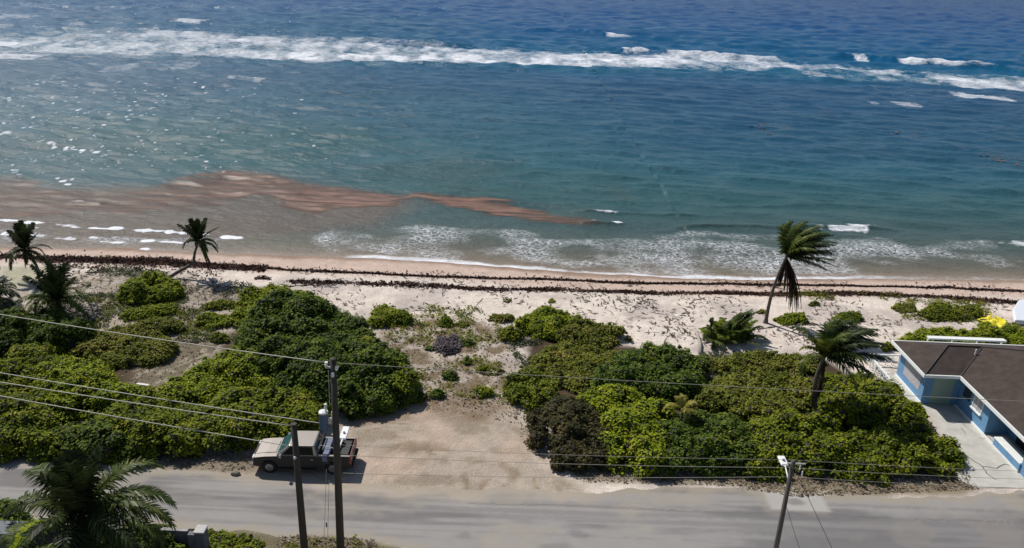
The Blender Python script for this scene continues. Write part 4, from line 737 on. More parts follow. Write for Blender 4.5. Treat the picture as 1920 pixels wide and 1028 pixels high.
for k_, (px, py, zz, n_f, L_) in enumerate(((1362, 640, 0, 0, 0),)):
    wb = G(px, py); bush = palm('windswept_bush', 'feathery bush combed over by the wind on the open sand beside the driftwood log', (wb[0], wb[1], 0), (wb[0]+.1, wb[1], .35),
        [dict(az=D2R(R(0, 360)), el=D2R(R(20, 85)), L=R(1.3, 2.1), droop=.5, wind=(.35, 0, .05), leaf=.42, mat=random.choice(['mid', 'palm', 'palm']), w=.06, n=22, off=(R(-1.7, 1.7), R(-1., 1.), R(-.2, .1))) for _ in range(76)]
        +[dict(az=D2R(R(-40, 60)), el=D2R(R(60, 85)), L=R(2.2, 2.9), droop=.3, wind=(.3, 0, .1), leaf=.4, mat='palm', w=.06, n=24, off=(R(-.2, .7), R(0, .9), 0)) for _ in range(12)], r=(.1, .08), cat='bush')
# another palm under the camera, only a frond in view
palm('coconut_palm', 'palm below the shed corner showing only a yellow green frond at the bottom left', (-21.2, 27.2, 0), (-21.2, 27.2, 3.9), [dict(az=D2R(a), el=D2R(e), L=3.0, droop=.8, wind=(0, 0, 0), leaf=.7, mat=mm, w=.06, n=34) for a, e, mm in ((80, 35, 'bright'), (60, 38, 'palm'), (110, 30, 'palm'), (20, 20, 'palm'), (150, 30, 'palmshade'), (200, 20, 'palmshade'), (250, 20, 'palm'), (300, 20, 'palm'))])

# ---------------------------------------------------------------- driftwood, rubble, yellow tarp
DW = plain('driftwood', (.34, .31, .27), .9, var=.3, scale=6, bump=.5); DWD = plain('dark_driftwood', (.05, .04, .035), .9, var=.4, scale=6)
a0, a1 = G(1313, 664, .15), G(1304, 620, .15); mb = MB(); mb.tube([a0, a0+(a1-a0)*.35+[.10, 0, .18], a0+(a1-a0)*.7+[.04, 0, .2], a1+[0, 0, .1]], [.17, .15, .13, .08], 8)
tag(mb.build('driftwood_log', DW, smooth=True), 'pale weathered log lying seaward from the thicket next to the feathery windswept bush', 'log')
def branchy(name, pts, r, label, z=.12, twigs=6, mat=DWD):
    mb = MB(); P = [G(x, y, z) for x, y in pts]; mb.tube(P, list(np.linspace(r, r*.4, len(P))), 6)
    for k in range(twigs):
        i = random.randrange(len(P)-1); p = P[i]+(P[i+1]-P[i])*random.random(); e = p+np.array([R(-1, 1), R(-.8, .8), R(0, .35)])*1.0; mb.tube([p, (p+e)/2+[0, 0, .08], e], [r*.5, r*.4, r*.2], 5)
    tag(mb.build(name, mat), label, 'branch')
branchy('fallen_branch', [(1480, 607), (1510, 606), (1536, 611)], .16, 'thick dark fallen branch right of the tall windblown palm foot')
branchy('fallen_branch', [(1420, 618), (1470, 612), (1500, 622), (1530, 632)], .07, 'thin fallen branch on the sand between the two windblown palms')
branchy('fallen_branch', [(320, 533), (380, 540), (440, 555)], .06, 'thin dark branch on the sand right of the leaning palm foot')
branchy('fallen_branch', [(160, 512), (230, 508), (290, 513)], .06, 'thin branch along the sand left of the leaning palm foot')
branchy('fallen_branch', [(905, 560), (880, 590), (850, 600)], .05, 'slender stick pointing seaward on the open sand at centre')
branchy('fallen_branch', [(540, 538), (580, 535), (625, 540)], .09, 'gnarled dark branch caught in the wrack above the left thicket')
branchy('fallen_branch', [(1150, 600), (1155, 580), (1200, 590)], .05, 'forked dry stick on the sand seaward of the right thicket')
q = inpoly([(115, 585), (150, 575), (190, 582), (192, 604), (150, 612), (115, 604)], 260); mb = MB()
for x, y in q:
    s_ = R(.05, .2); a_ = np.linalg.qr(rng.normal(0, 1, (3, 3)))[0]*s_; mb.obox((x, y, .1+R(0, .35)), a_[0], a_[1]*.7, a_[2]*.5)
tag(mb.build('rubble_pile', plain('rubble', (.22, .2, .18), .9, var=.8, scale=3)), 'heap of grey broken rubble beside the short left palm', 'rubble', kind='stuff')
for (px, py, w, lab) in ((268, 722, .45, 'white plank in the bare brown clearing on the left'), (837, 661, .22, 'upright white scrap at the foot of the grey purple bush, left one'), (849, 660, .26, 'tilted white scrap at the foot of the grey purple bush, right one')):
    c0 = G(px, py, .1); mb = MB(); mb.obox(c0, (w, -.08 if w > .3 else .1, 0), (.05, .1, 0), (0, 0, .07)); tag(mb.build('white_scrap', plain('scrap_white', (.62, .6, .58), .7), bevel=.01), lab, 'scrap')
c0 = G(442, 887, .1); mb = MB(); mb.v = [tuple(p) for p in (ICO*[.32, .22, .17]*(1+rng.normal(0, .12, (12, 1)))+c0)]; mb.f = [tuple(map(int, f)) for f in ICF]; mb.mi = [0]*20
tag(mb.build('boulder', plain('stone', (.22, .2, .16), .95, var=.3), bevel=.03), 'lone stone on the dirt shoulder in front of the pickup', 'stone')
# yellow tarp
n_ = 34; ax = np.linspace(-1, 1, n_); A, B_ = np.meshgrid(ax, ax); px_ = 1862+30*A+6*B_; py_ = 601+10*A*.9-9*B_
TP = np.array([G(a, b_, .25)[:2] for a, b_ in zip(px_.ravel(), py_.ravel())]); tz = landZ(TP[:, 0], TP[:, 1])+.05+.5*fbm(TP[:, 0]*1.8, TP[:, 1]*1.8, 3, 160)*(1-np.maximum(abs(A), abs(B_)).ravel()**4)
fc = gridfaces(np.arange(n_*n_).reshape(n_, n_)); cen = TP[fc].mean(1); kp = fbm(cen[:, 0]*2.0, cen[:, 1]*2.0, 2, 161) < .66; rim = np.maximum(abs(A), abs(B_)).ravel()[fc].mean(1)+.5*vn(cen[:, 0]*1.5, cen[:, 1]*1.5, 162) < 1.15
o = mesh_np('yellow_tarp', np.c_[TP, tz], fc[kp & rim], plain('yellow_plastic', (.78, .66, .03), .5, var=.15)); sm = o.modifiers.new('thickness', 'SOLIDIFY'); sm.thickness = .02
tag(o, 'crumpled bright yellow tarp full of holes lying on the sand behind the blue house', 'tarp')
mb = MB(); wpl = [G(x, y, .7)[:2] for x, y in ((1903, 600), (1899, 580), (1910, 562), (1960, 556), (1990, 605))]; mb.slab(wpl, .25, .7); tag(mb.build('white_boat_cover', plain('white_cover', (.66, .69, .76), .5, var=.04), bevel=.12), 'smooth pale white cover at the right edge beside the yellow tarp', 'cover')

# ---------------------------------------------------------------- house
BLUE = plain('blue_paint', lin(112, 160, 200)*.80, .7, var=.12, scale=1.2); WHITE = plain('white_paint', (.74, .76, .74), .6, var=.06); SHING = plain('dark_shingle', (.050, .036, .030), .9, var=.35, scale=1.6, bump=.4); DRK = plain('dark_interior', (.02, .02, .025), .9)
GLS = plain('window_glass', (.03, .045, .06), .12, var=.1, spec=.6); SAGE = plain('sage_door', lin(150, 172, 158)*.9, .6, var=.04); DIRTYW = plain('weathered_board', (.42, .40, .42), .8, var=.2, scale=4)
hs = empty('beach_house', (32, 48, 0), 'low blue house with dark hipped roof and white eaves at the right edge', 'house')
def part(mb, name, mat, par=hs, **k):
    o = mb.build(name, mat, par, **k)
    q_ = par
    off = Vector((0, 0, 0))
    while q_: off += q_.location; q_ = q_.parent
    o.data.transform(Matrix.Translation(-off)); return o
w = MB(); w.box(29.5, 50, 0, 29.65, 54, 2.72); w.box(29.65, 50, 0, 30.1, 50.15, 2.72); w.box(31.6, 50, 0, 32.15, 50.15, 2.72); w.box(29.65, 53.85, 0, 41.2, 54, 2.72); w.box(30.1, 50, 2.45, 31.6, 50.15, 2.72)
w.box(32.0, 46.15, 0, 32.15, 50, 2.72); w.box(32, 40.9, 0, 32.15, 42.0, 2.72); w.box(32.15, 40.9, 0, 41.2, 41.05, 2.72); w.box(41.05, 41.05, 0, 41.2, 53.85, 2.72)
w.box(33.6, 42.0, 0, 33.75, 46.3, 2.72); w.box(32.15, 46.15, 0, 33.6, 46.3, 2.72); w.box(32.15, 41.85, 0, 33.6, 42.0, 2.72)
part(w, 'wall', BLUE)
p = MB(); p.box(29.38, 49.9, 0, 29.5, 54, .22); p.box(31.88, 42.0, .03, 32.0, 49.9, .16); part(p, 'plinth', WHITE)
d = MB(); d.box(30.1, 50.03, .03, 31.6, 50.1, 2.45); part(d, 'carport_door', SAGE)
pf = MB(); pf.box(32.15, 42.0, 0, 33.6, 46.15, .14); part(pf, 'porch_floor', CONC)
pl = MB(); pl.box(31.9, 42.0, .14, 32.3, 44.9, .62); part(pl, 'planter_wall', BLUE); c_ = MB(); c_.box(31.87, 41.98, .62, 32.62, 44.93, .72); part(c_, 'planter_cap', WHITE, bevel=.02)
wi = MB(); wi.box(31.985, 47.0, 1.15, 32.0, 48.05, 2.15); fr = part(wi, 'window', DIRTYW); 
f2 = MB(); 
for a_ in ((31.95, 46.94, 1.09, 32.0, 47.0, 2.21), (31.95, 48.05, 1.09, 32.0, 48.11, 2.21), (31.95, 47, 2.15, 32, 48.05, 2.21), (31.95, 47.55, 1.15, 31.985, 47.6, 2.15)): f2.box(*a_)
part(f2, 'window_frame', WHITE, fr)
f3 = MB(); f3.box(31.85, 46.9, 1.0, 32.0, 48.15, 1.09); part(f3, 'window_sill', WHITE, fr)
w2 = MB(); w2.box(31.985, 48.5, 1.15, 32.0, 49.4, 2.15); part(w2, 'window', GLS)
w4 = MB(); w4.box(29.485, 50.6, .75, 29.5, 53.1, 2.3); part(w4, 'side_window', DIRTYW)
dr = MB(); dr.box(33.55, 44.3, .14, 33.6, 45.2, 2.2); part(dr, 'front_door', DRK)
# roof
e, pp_ = 2.72, .40; z1 = e+2.62*pp_; z2 = e+5.2*pp_
A_, B2, I_, K_ = (28.9, 49.27), (28.9, 54.51), (31.4, 49.27), (41.8, 54.51); S_, S2 = (31.4, 38.6), (41.8, 38.6)
R1, R2 = (31.52, 51.89, z1), (34.02, 51.89, z1); M1, M2 = (36.6, 49.31, z2), (36.6, 43.8, z2)
V = [(*A_, e), (*B2, e), (*I_, e), (*K_, e), (*S_, e), (*S2, e), R1, R2, M1, M2]; rf_ = MB(); rf_.add(V, [(0, 6, 1), (0, 2, 7, 6), (1, 6, 7, 8, 3), (2, 4, 9, 8, 7), (4, 5, 9), (5, 3, 8, 9)])
rf_.add([(x, y, e-.01) for x, y in (A_, I_, S_, S2, K_, B2)], [(0, 1, 2, 3, 4, 5)]); roof = part(rf_, 'roof', SHING)
fa = MB(); th_ = .10
fa.box(28.82, 49.19, 2.54, 28.92, 54.59, 2.76); fa.box(28.92, 49.19, 2.54, 31.32, 49.29, 2.76); fa.box(31.32, 38.52, 2.54, 31.42, 49.29, 2.76); fa.box(28.92, 54.49, 2.54, 41.9, 54.59, 2.76); fa.box(31.42, 38.52, 2.54, 41.9, 38.62, 2.76)
part(fa, 'fascia', WHITE, roof)
hc = MB()
for p0, p1 in ((V[0], R1), (R1, R2), (V[2], R2), (R2, M1), (M1, M2), (V[4], M2)): hc.tube([np.array(p0)+[0, 0, .03], np.array(p1)+[0, 0, .03]], .05, 6)
part(hc, 'ridge_cap', plain('ridge_shingle', (.065, .056, .054), .9), roof)
vp = MB(); vp.tube([(33.2, 51.2, z1-.3), (33.2, 51.2, z1+.12)], .05, 8); part(vp, 'vent_pipe', WHITE, roof)
bp_ = MB(); a0 = G(1752, 641, 2.9); a1 = G(1895, 644, 2.9); bp_.box(a0[0], 55.0, 2.72, a1[0], 55.45, 2.84); part(bp_, 'patio_canopy', WHITE); bp2_ = MB()
for k in range(4): xx = a0[0]+.1+(a1[0]-a0[0]-.2)*k/3; bp2_.box(xx-.05, 55.3, 0, xx+.05, 55.4, 2.72)
part(bp2_, 'canopy_post', WHITE)
dk_ = empty('deck_railing', (28, 53, 0), 'white railing enclosing the narrow deck beside the blue house wall', 'railing')
dr_ = MB(); dr_.box(27.86, 50.2, .92, 27.98, 55.7, 1.0); dr_.box(27.98, 55.58, .92, 30.4, 55.7, 1.0); part(dr_, 'top_rail', WHITE, dk_)
for k in range(12):
    y_ = 50.3+k*.48; bb = MB(); bb.box(27.89, y_, .0, 27.95, y_+.06, .92); part(bb, 'baluster', WHITE, dk_)
for k in range(5):
    x_ = 28.3+k*.5; bb = MB(); bb.box(x_, 55.61, .0, x_+.06, 55.67, .92); part(bb, 'baluster', WHITE, dk_)
mb = MB(); mb.slab([(28.0, 50.0), (29.38, 50.0), (29.38, 55.5), (28.0, 55.5)], -.02, .06); tag(mb.build('deck_floor', CONC), kind='structure')
# steps chairs inside deck: folded white lounger frames
lg = MB()
for k in range(3): lg.obox((28.5, 54.2-k*.35, .35+k*.08), (.28, .12, 0), (-.03, .05, 0), (0, 0, .02))
for k in (-.25, .25): lg.tube([(28.5+k, 54.4, .07), (28.5+k, 53.3, .55)], .025, 6)
tag(lg.build('folding_rack', WHITE), 'small white slatted rack standing on the deck behind the railing', 'rack')

# ---------------------------------------------------------------- poles, lamps, wires
GREY = plain('galvanised', (.42, .42, .42), .5, .4); LAMPW = plain('lamp_white', (.78, .78, .80), .4, var=.03); CAN = plain('transformer_blue', (.05, .10, .17), .5, var=.1); PORC = plain('porcelain', (.7, .72, .70), .3)
def wpart(mb, name, mat, root, **k): return part(mb, name, mat, root, **k)
def lampset(root, a0, h0, h1, arm=(.035)):
    """lamp arm and head; a0 attachment, h0..h1 head ends, all world"""
    a0, h0, h1 = map(np.array, (a0, h0, h1)); ar = MB(); ar.tube([a0, a0+(h0-a0)*.5+[0, 0, .05], h0], arm, 8); wpart(ar, 'lamp_arm', LAMPW, root, smooth=True)
    hd = MB(); c0 = (h0+h1)/2; u_ = (h1-h0)/2; v_ = np.cross(u_, (0, 0, 1.)); v_ = v_/np.linalg.norm(v_)*.17; hd.obox(c0, u_, v_, (0, 0, .06)); h_ = wpart(hd, 'lamp_head', LAMPW, root, bevel=.04)
    ce = MB(); ce.tube([c0+[0, 0, .05]-u_*.15, c0+[0, 0, .13]-u_*.15], .06, 10); wpart(ce, 'photocell', plain('photocell_grey', (.2, .21, .24), .4), h_)
P2 = empty('utility_pole', (-8.0, 32, 0), 'tall dark utility pole carrying a transformer can and a street lamp beside the pickup', 'utility pole', 'wooden utility poles')
mb = MB(); mb.tube([(-8.1, 32, -.3), (-8.0, 32, 6), (-7.95, 32, 11.6)], [.21, .175, .14], 12); wpart(mb, 'pole', POLE, P2, smooth=True)
for dx, dy, dz in ((-.3, -.05, 11.25), (.16, -.1, 11.1), (.0, -.2, 10.8)):
    i_ = MB(); i_.tube([(-7.95+dx, 32+dy, dz-.02), (-7.95+dx, 32+dy, dz+.08), (-7.95+dx, 32+dy, dz+.12), (-7.95+dx, 32+dy, dz+.2)], [.05, .09, .05, .08], 8); wpart(i_, 'insulator', PORC, P2)
i_ = MB(); i_.box(-8.3, 31.9, 11.15, -7.7, 32.0, 11.22); wpart(i_, 'bracket', GREY, P2)
tc0 = AtY(607, 787, 32); T = MB(); T.tube([tc0+[0, 0, -.48], tc0+[0, 0, .38]], .215, 16); can = wpart(T, 'transformer', CAN, P2, bevel=.02)
T = MB(); T.tube([tc0+[0, 0, .38], tc0+[0, 0, .45], tc0+[0, 0, .5]], [.23, .21, .09], 16); wpart(T, 'transformer_lid', PORC, can)
T = MB(); T.tube([tc0+[.12, 0, .5], tc0+[.12, 0, .62], tc0+[.12, 0, .75], tc0+[.12, 0, .85]], [.04, .08, .04, .07], 8); wpart(T, 'bushing', PORC, can)
T = MB(); T.tube([tc0+[.42, 0, .05], tc0+[.42, 0, .45]], [.07, .05], 8); wpart(T, 'fuse', PORC, can); T = MB(); T.box(tc0[0]+.2, 31.95, tc0[2]-.2, -7.95, 32.05, tc0[2]+.1); wpart(T, 'mounting_bracket', GREY, can)
T = MB(); T.tube([(-8.17, 31.95, 11.0), (-8.2, 31.95, 9.2)], .018, 5); wpart(T, 'down_wire', GREY, P2)
zl = 6.75; lampset(P2, (-7.93, 32.15, 6.55), G(642, 824, zl), G(650, 801, zl+.05))
P1 = empty('utility_pole', (-9.93, 32, 0), 'shorter dark pole rising in front of the pickup cab', 'utility pole', 'wooden utility poles')
mb = MB(); mb.tube([(-9.9, 32, -.3), (-9.93, 32, 4), (-9.96, 32, 8.05)], [.2, .17, .14], 12); wpart(mb, 'pole', POLE, P1, smooth=True)
i_ = MB(); q0 = AtY(553, 859, 31.8); i_.tube([q0+[0, 0, -.06], q0, q0+[0, 0, .08]], [.04, .08, .05], 8); wpart(i_, 'insulator', PORC, P1); i_ = MB(); i_.tube([(-9.96, 32, 8.05), (-9.96, 32, 8.09)], .145, 12); wpart(i_, 'pole_cap', POLE, P1)
P3 = empty('utility_pole', (12.8, 30, 0), 'wooden pole at the bottom right with a white lamp reaching over the road', 'utility pole', 'wooden utility poles')
mb = MB(); mb.tube([(12.8, 30, -.3), (12.8, 30, 4), (12.79, 30, 8.45)], [.145, .12, .095], 12); wpart(mb, 'pole', plain('grey_pole_wood', (.09, .08, .07), .85, var=.35, scale=3, bump=.4, stretch=(6, 6, .5)), P3, smooth=True)
mb = MB(); mb.box(12.55, 29.95, 8.3, 13.35, 30.03, 8.36); wpart(mb, 'cross_arm', GREY, P3)
for dx, z_ in ((.35, 8.0), (.5, 7.7)): i_ = MB(); i_.tube([(12.8+dx, 30, z_), (12.8+dx, 30, z_+.22)], [.04, .03], 6); wpart(i_, 'insulator', PORC, P3)
lampset(P3, (12.84, 30.1, 7.15), G(1472, 873, 7.45), G(1464, 856, 7.5), .03)
WG = plain('weathered_wire', (.42, .41, .36), .6, .2); WD = plain('dark_wire', (.08, .08, .08), .6)
def wire(a, b_, sag, r, mat, label, group='overhead wires'):
    a, b_ = np.array(a, float), np.array(b_, float); pts = [a+(b_-a)*t_-np.array([0, 0, 4*sag*t_*(1-t_)]) for t_ in np.linspace(0, 1, 28)]
    mb = MB(); mb.tube(pts, r, 6); tag(mb.build('overhead_wire', mat, smooth=True), label, 'wire', group)
def ext(a, b_, k): a, b_ = np.array(a), np.array(b_); return b_+(a-b_)*k      # run on beyond the frame
a = G(0, 583, 10.6); wire(ext(a, (-8.1, 32, 11.4), 1.6), (-8.2, 32, 11.4), .22, .022, WG, 'highest wire crossing the left bushes to the top of the transformer pole')
WF = plain('faint_wire', (.30, .28, .24), .6)
wire((-7.8, 32, 11.4), ext(AtY(1920, 750, 31.5), (-7.8, 32, 11.4), 1.25), .12, .012, WF, 'faint top wire running right from the transformer pole over bushes and the house roof')
a = G(0, 695, 8.6); wire(ext(a, (-8.3, 32, 8.1), 1.6), (-8.15, 32, 8.1), .15, .022, WG, 'upper of the three parallel wires over the left bushes, ending by the transformer')
a = G(0, 713, 8.5); wire(ext(a, (-9.97, 32, 7.95), 1.6), (-9.97, 32, 7.95), .12, .022, WG, 'middle of the three parallel wires over the left bushes, ending at the short pole')
a = G(0, 739, 8.1); e_ = G(497, 826, 7.7); wire(ext(a, e_, 1.6), AtY(553, 838, 31.95), .1, .022, WG, 'lowest of the three parallel wires over the left bushes')
for (z0, y0, y1, r_, lab) in ((7.6, 835, 862, .011, 'uppermost'), (7.2, 852, 877, .014, 'middle'), (6.6, 878, 894, .014, 'lowest')):
    s_ = AtY(1010, y0, 31.7); f_ = AtY(1478, y1, 30.1); st_ = ext(s_, f_, 1.86)
    wire([-8.0+.15, 32, st_[2]+.1], f_, .14, r_*.75, WF, lab+' of the three faint wires between the transformer pole and the right lamp pole')
    wire(f_, ext(AtY(1920, y1+18, 30.4), f_, 1.5), .12, .009, WF, lab+' of the three faint wires running right from the lamp pole')
wire((12.95, 30, 8.0), G(1575, 1060, 3.6), .0, .013, WD, 'dark service wire dropping from the right lamp pole toward the viewer')
wire((12.8, 29.9, 6.2), G(1505, 1045, 4.4), .05, .012, WD, 'short dark strand added as a wire shadow on the road by the right lamp pole')  # extra strand stands in for a wire's cast shadow
for (x0, y0, x1, y1, lab) in ((612, 880, 606, 1040, 'left of two thin service wires dropping between the two tall poles'), (617, 900, 613, 1040, 'right of two thin service wires dropping between the two tall poles, with a small connector')):
    wire(AtY(x0, y0, 31.6), AtY(x1, y1, 27.5), .1, .010, WD, lab)
mb = MB(); k0 = AtY(612, 984, 29.0); mb.tube([k0+[0, 0, -.12], k0+[0, 0, .12]], [.03, .035], 8); tag(mb.build('wire_connector', WD), 'small dark connector clamped on the thin service wire over the road', 'connector')

# ---------------------------------------------------------------- pickup truck (front toward -X)
tk = empty('pickup_truck', (-11.9, 40.08, 0), 'beige and dark crew cab pickup parked on the road shoulder with gear in its bed', 'pickup truck', rz=D2R(1.5))
PAINT = plain('truck_paint', lin(184, 174, 162)*.85, .32, .35, var=.03, coat=.6); DPLS = plain('truck_plastic', (.02, .02, .02), .6); TGL = plain('truck_glass', (.03, .085, .095), .06, var=.1, spec=.8); SGL = plain('side_glass', (.008, .009, .010), .25, var=.1, spec=.2); TYR = plain('tyre_rubber', (.018, .018, .018), .85); RIM = plain('rim_metal', (.32, .32, .33), .35, .8); RED = plain('tail_red', (.22, .02, .025), .3, coat=.4); CHR = plain('chrome_bar', (.45, .45, .46), .2, .9)
def arch(xc, r, n=9): return [(xc+r*math.cos(a_), .42+r*math.sin(a_)) for a_ in np.linspace(math.pi, 0, n)]
hw = .98
fx, rxw = -1.92, 1.78
b_ = MB(); b_.prism([(-2.86, .5), (-2.86, .9), (-2.78, 1.08), (-2.2, 1.17), (-1.35, 1.22), (.92, 1.25), (.92, .38)]+arch(fx, .47)[::-1]+[(-2.5, .42)], -hw, hw)
DARKP = plain('dark_paint', (.030, .028, .027), .45, 0, var=.03, coat=.1, spec=.25)
body = b_.build('body', [PAINT, DARKP], tk, bevel=.05)
for p_ in body.data.polygons: p_.material_index = int(abs(p_.normal.y) > .7)
fl = MB(); fl.box(.92, -hw+.1, .62, 2.78, hw-.1, .72); bed = fl.build('bed', DPLS, tk)
for s_ in (-1, 1):
    sd2 = MB(); sd2.prism([(.922, .38), (.922, 1.27), (2.84, 1.27), (2.84, .5)]+arch(rxw, .47)[::-1], s_*hw-(.11 if s_ > 0 else 0), s_*hw+(.11 if s_ < 0 else 0)); sd2.build('bed_side', DARKP, tk, bevel=.02)
    rl = MB(); rl.box(.95, s_*(hw-.055)-.06, 1.27, 2.82, s_*(hw-.055)+.06, 1.30); rl.build('bed_rail', PAINT, tk)
tg = MB(); tg.box(2.78, -hw+.11, .58, 2.87, hw-.11, 1.26); tgo = tg.build('tailgate', plain('tailgate_red', (.10, .035, .035), .45, coat=.2), tk, bevel=.02)
th2 = MB(); th2.box(2.87, -.15, 1.0, 2.89, .15, 1.08); th2.build('handle', DPLS, tgo)
zb, zt = 1.23, 1.84
cabp = [(-1.5, zb), (-.72, zt), (.72, zt+.02), (.90, zb+.02)]
cb = MB(); V = []
for x, z in cabp:
    y_ = hw-.03 if z < 1.5 else hw-.19; V += [(x, -y_, z), (x, y_, z)]
cb.add(V, [(0, 1, 3, 2), (2, 3, 5, 4), (4, 5, 7, 6), (0, 2, 4, 6), (1, 7, 5, 3), (0, 6, 7, 1)]); cb.build('cab_roof', PAINT, tk, bevel=.05)
def quadpanel(name, pts, mat, off, th=.012, par=tk):
    pts = [np.array(p, float) for p in pts]; n_ = np.cross(pts[1]-pts[0], pts[3]-pts[0]); n_ /= np.linalg.norm(n_); n_ = n_*np.sign(np.dot(n_, off)); mbq = MB()
    mbq.add([p+n_*.004 for p in pts]+[p+n_*(.004+th) for p in pts], [(0, 1, 2, 3), (7, 6, 5, 4), (0, 1, 5, 4), (1, 2, 6, 5), (2, 3, 7, 6), (3, 0, 4, 7)]); return mbq.build(name, mat, par)
quadpanel('windshield', [(-1.42, -.86, 1.29), (-1.42, .86, 1.29), (-.79, .73, 1.785), (-.79, -.73, 1.785)], TGL, (-1, 0, 1))
quadpanel('rear_window', [(.875, -.75, 1.33), (.875, .75, 1.33), (.76, .68, 1.74), (.76, -.68, 1.74)], TGL, (1, 0, .3))
for s_ in (-1, 1):
    y0, y1 = s_*(hw-.045), s_*(hw-.175)
    quadpanel('side_window', [(-1.15, y0, 1.29), (-.28, y0, 1.29), (-.28, y1, 1.77), (-.66, y1, 1.77)], SGL, (0, s_, .2)); quadpanel('side_window', [(-.2, y0, 1.29), (.70, y0, 1.29), (.62, y1, 1.77), (-.2, y1, 1.77)], SGL, (0, s_, .2))
    for x0, x1 in ((-1.28, -.26), (-.22, .74)):
        dd = MB(); dd.box(x0, s_*(hw+.004)-.006, .50, x1, s_*(hw+.004)+.006, 1.2); do = dd.build('door', DARKP, tk, bevel=.01); hh = MB(); hh.box(x1-.2, s_*(hw+.03)-.02, 1.02, x1-.05, s_*(hw+.03)+.02, 1.06); hh.build('handle', CHR, do)
    mi_ = MB(); mi_.box(-1.25, s_*(hw+.14)-.12, 1.22, -1.1, s_*(hw+.14)+.12, 1.42); mi_.build('mirror', CHR, tk, bevel=.03)
    st2 = MB(); st2.box(-1.3, s_*(hw+.02)-.09, .36, .85, s_*(hw+.02)+.09, .42); st2.build('side_step', DPLS, tk)
    hl = MB(); hl.box(-2.9, s_*.72-.17, .86, -2.80, s_*.72+.17, 1.04); hl.build('headlight', plain('lamp_lens', (.75, .75, .75), .1), tk, bevel=.02)
    tl = MB(); tl.box(2.76, s_*.91-.08, .74, 2.89, s_*.91+.085, 1.22); tl.build('taillight', RED, tk, bevel=.015)
    for xc in (fx, rxw):
        ty = MB(); a_ = s_*(hw-.26); c__ = s_*(hw-.01); ty.tube([(xc, a_, .40), (xc, a_+(c__-a_)*.1, .40), (xc, a_+(c__-a_)*.9, .40), (xc, c__, .40)], [.34, .40, .40, .34], 24); wo = ty.build('wheel', TYR, tk)
        ri = MB(); ri.tube([(xc, c__, .40), (xc, c__+s_*.012, .40)], .24, 16)
        for k in range(5): an = k*2*math.pi/5; ri.obox((xc+.12*math.cos(an), c__+s_*.02, .40+.12*math.sin(an)), (.11*math.cos(an), 0, .11*math.sin(an)), (-.03*math.sin(an), 0, .03*math.cos(an)), (0, .012, 0))
        ri.build('rim', RIM, wo)
gr = MB(); gr.box(-2.90, -.52, .72, -2.84, .52, 1.02); gr.build('grille', DPLS, tk)
bu = MB(); bu.box(-2.98, -.96, .42, -2.84, .96, .64); bu.build('bumper', CHR, tk, bevel=.04); bu = MB(); bu.box(2.86, -.9, .45, 3.0, .9, .62); bu.build('bumper', DPLS, tk, bevel=.04)
hdg = MB(); hdg.prism([(-2.7, 1.095), (-2.1, 1.19), (-1.55, 1.225), (-1.55, 1.245), (-2.1, 1.215), (-2.7, 1.12)], -.6, .6); hdg.build('hood_bulge', PAINT, tk, bevel=.01)
wp = MB()
for y_ in (-.45, .35): wp.tube([(-1.47, y_, 1.25), (-1.28, y_+.38, 1.42)], .012, 4)
wp.build('wiper', DPLS, tk); an = MB(); an.tube([(-1.55, .85, 1.2), (-1.6, .86, 1.9)], .008, 4); an.build('antenna', DPLS, tk)
npl = MB(); npl.box(2.875, -.16, .76, 2.885, .16, .88); npl.build('number_plate', PAINT, tgo)
rk = MB(); rk.tube([(1.0, -.9, 1.28), (1.0, -.88, 1.72), (1.0, .88, 1.72), (1.0, .9, 1.28)], .035, 8); rk.tube([(1.0, -.89, 1.5), (1.0, .89, 1.5)], .03, 8); rk.build('roll_bar', DPLS, tk, smooth=True)
# cargo (lies in the bed: things of their own)
def tw(x, y, z): c_, s_ = math.cos(D2R(1.5)), math.sin(D2R(1.5)); return np.array([-11.9+x*c_-y*s_, 40.08+x*s_+y*c_, z])
mb = MB(); mb.obox(tw(1.32, .15, 1.05), (.22, 0, 0), (0, .6, 0), (0, 0, .32)); mb.obox(tw(1.42, -.55, 1.30), (.17, 0, 0), (0, .40, -.02), (0, 0, .09)); mb.obox(tw(1.36, -.98-.05, 1.16), (.16, 0, 0), (0, .03, 0), (0, 0, .22))
tag(mb.build('folded_tarp', plain('blue_grey_cloth', lin(128, 136, 158)*.7, .8, var=.2, scale=6, bump=.5), bevel=.06), 'blue grey cloth draped over the near side of the pickup bed', 'cloth')
mb = MB(); mb.tube([tw(2.0, .35, .75), tw(2.0, .35, 1.45)], .27, 16); mb.tube([tw(2.0, .35, 1.45), tw(2.0, .35, 1.5)], .285, 16); tag(mb.build('black_drum', DPLS, bevel=.02), 'black drum standing in the middle of the pickup bed', 'drum')
mb = MB(); mb.obox(tw(2.45, .0, .98), (.22, 0, 0), (0, .7, 0), (0, 0, .25)); mb.obox(tw(2.45, 0, 1.24), (.24, 0, 0), (0, .72, 0), (0, 0, .02)); tag(mb.build('storage_crate', DPLS, bevel=.02), 'black storage crate against the pickup tailgate', 'crate')
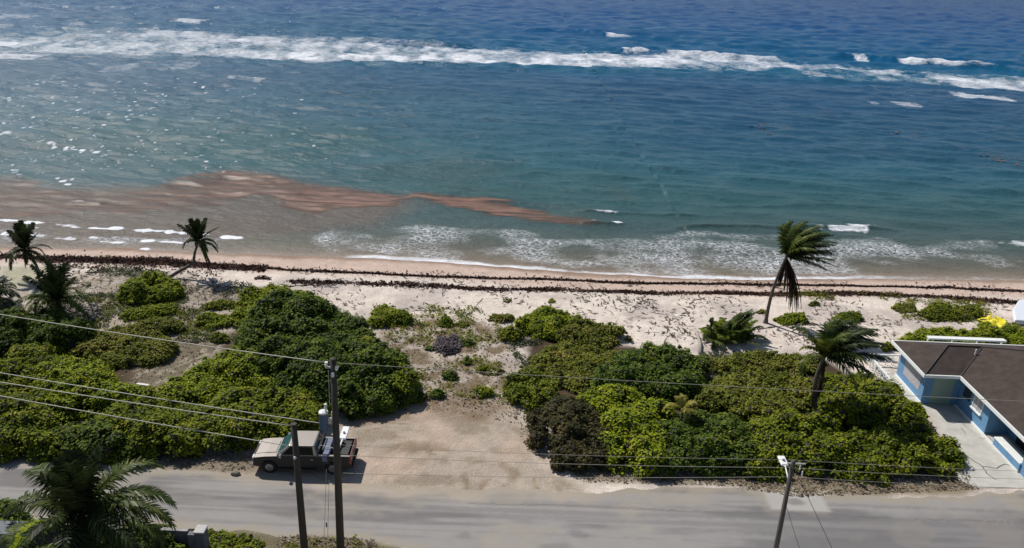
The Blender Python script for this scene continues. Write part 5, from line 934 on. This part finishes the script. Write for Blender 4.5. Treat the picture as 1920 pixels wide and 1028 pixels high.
mb = MB(); mb.tube([tw(.95, -.25, 1.52), tw(1.7, -.45, 1.5), tw(2.1, -.55, 1.38)], .03, 6); tag(mb.build('metal_pipe', GREY), 'light metal pipe lying across the pickup bed rails', 'pipe')

# ---------------------------------------------------------------- bottom left: wall, pillar, shed
STN = plain('grey_render', (.13, .13, .15), .9, var=.3, scale=3); CAP = plain('cap_render', (.46, .45, .44), .9, var=.15)
a0 = G(200, 987, 1.2); a1 = G(352, 994, 1.2); bw = empty('boundary_wall', (a0[0], a0[1], 0), 'low dark boundary wall with a thin pale coping behind the foreground palm', 'wall')
mb = MB(); mb.box(-30, a0[1]-.1, 0, a1[0], a0[1]+.1, 1.14); part(mb, 'wall_panel', STN, bw); mb = MB(); mb.box(-30, a0[1]-.105, 1.14, a1[0], a0[1]+.105, 1.18); part(mb, 'coping', plain('coping_render', (.30, .29, .28), .9, var=.3), bw)
c0 = G(376, 992, 1.45); gp = empty('gate_pillar', (c0[0], c0[1], 0), 'square grey pillar with a pale cap at the near road edge', 'pillar')
mb = MB(); mb.box(c0[0]-.24, c0[1]-.28, 0, c0[0]+.24, c0[1]+.28, 1.38); part(mb, 'shaft', STN, gp, bevel=.02); mb = MB(); mb.box(c0[0]-.27, c0[1]-.31, 1.38, c0[0]+.27, c0[1]+.31, 1.47); part(mb, 'cap', CAP, gp, bevel=.02)
mb = MB(); mb.box(c0[0]-.65, c0[1]-.16, 0, c0[0]-.25, c0[1]+.16, 1.18); part(mb, 'side_block', STN, gp, bevel=.02)
sh = empty('garden_shed', (-24, 29, 0), 'garden shed with a pale blue metal roof in the bottom left corner', 'shed')
q = [G(x, y, 3.) for x, y in ((-120, 990), (-30, 975), (52, 978), (22, 1060), (-100, 1090))]; mb = MB(); mb.slab([(p_[0], p_[1]) for p_ in q], 2.95, 3.0); part(mb, 'roof', plain('blue_metal', lin(96, 112, 126)*.45, .6, 0, var=.2), sh)
cxy = np.mean([p_[:2] for p_ in q], 0); mb = MB(); mb.slab([tuple(cxy+(p_[:2]-cxy)*.88) for p_ in q], 0, 2.95); part(mb, 'wall', STN, sh)
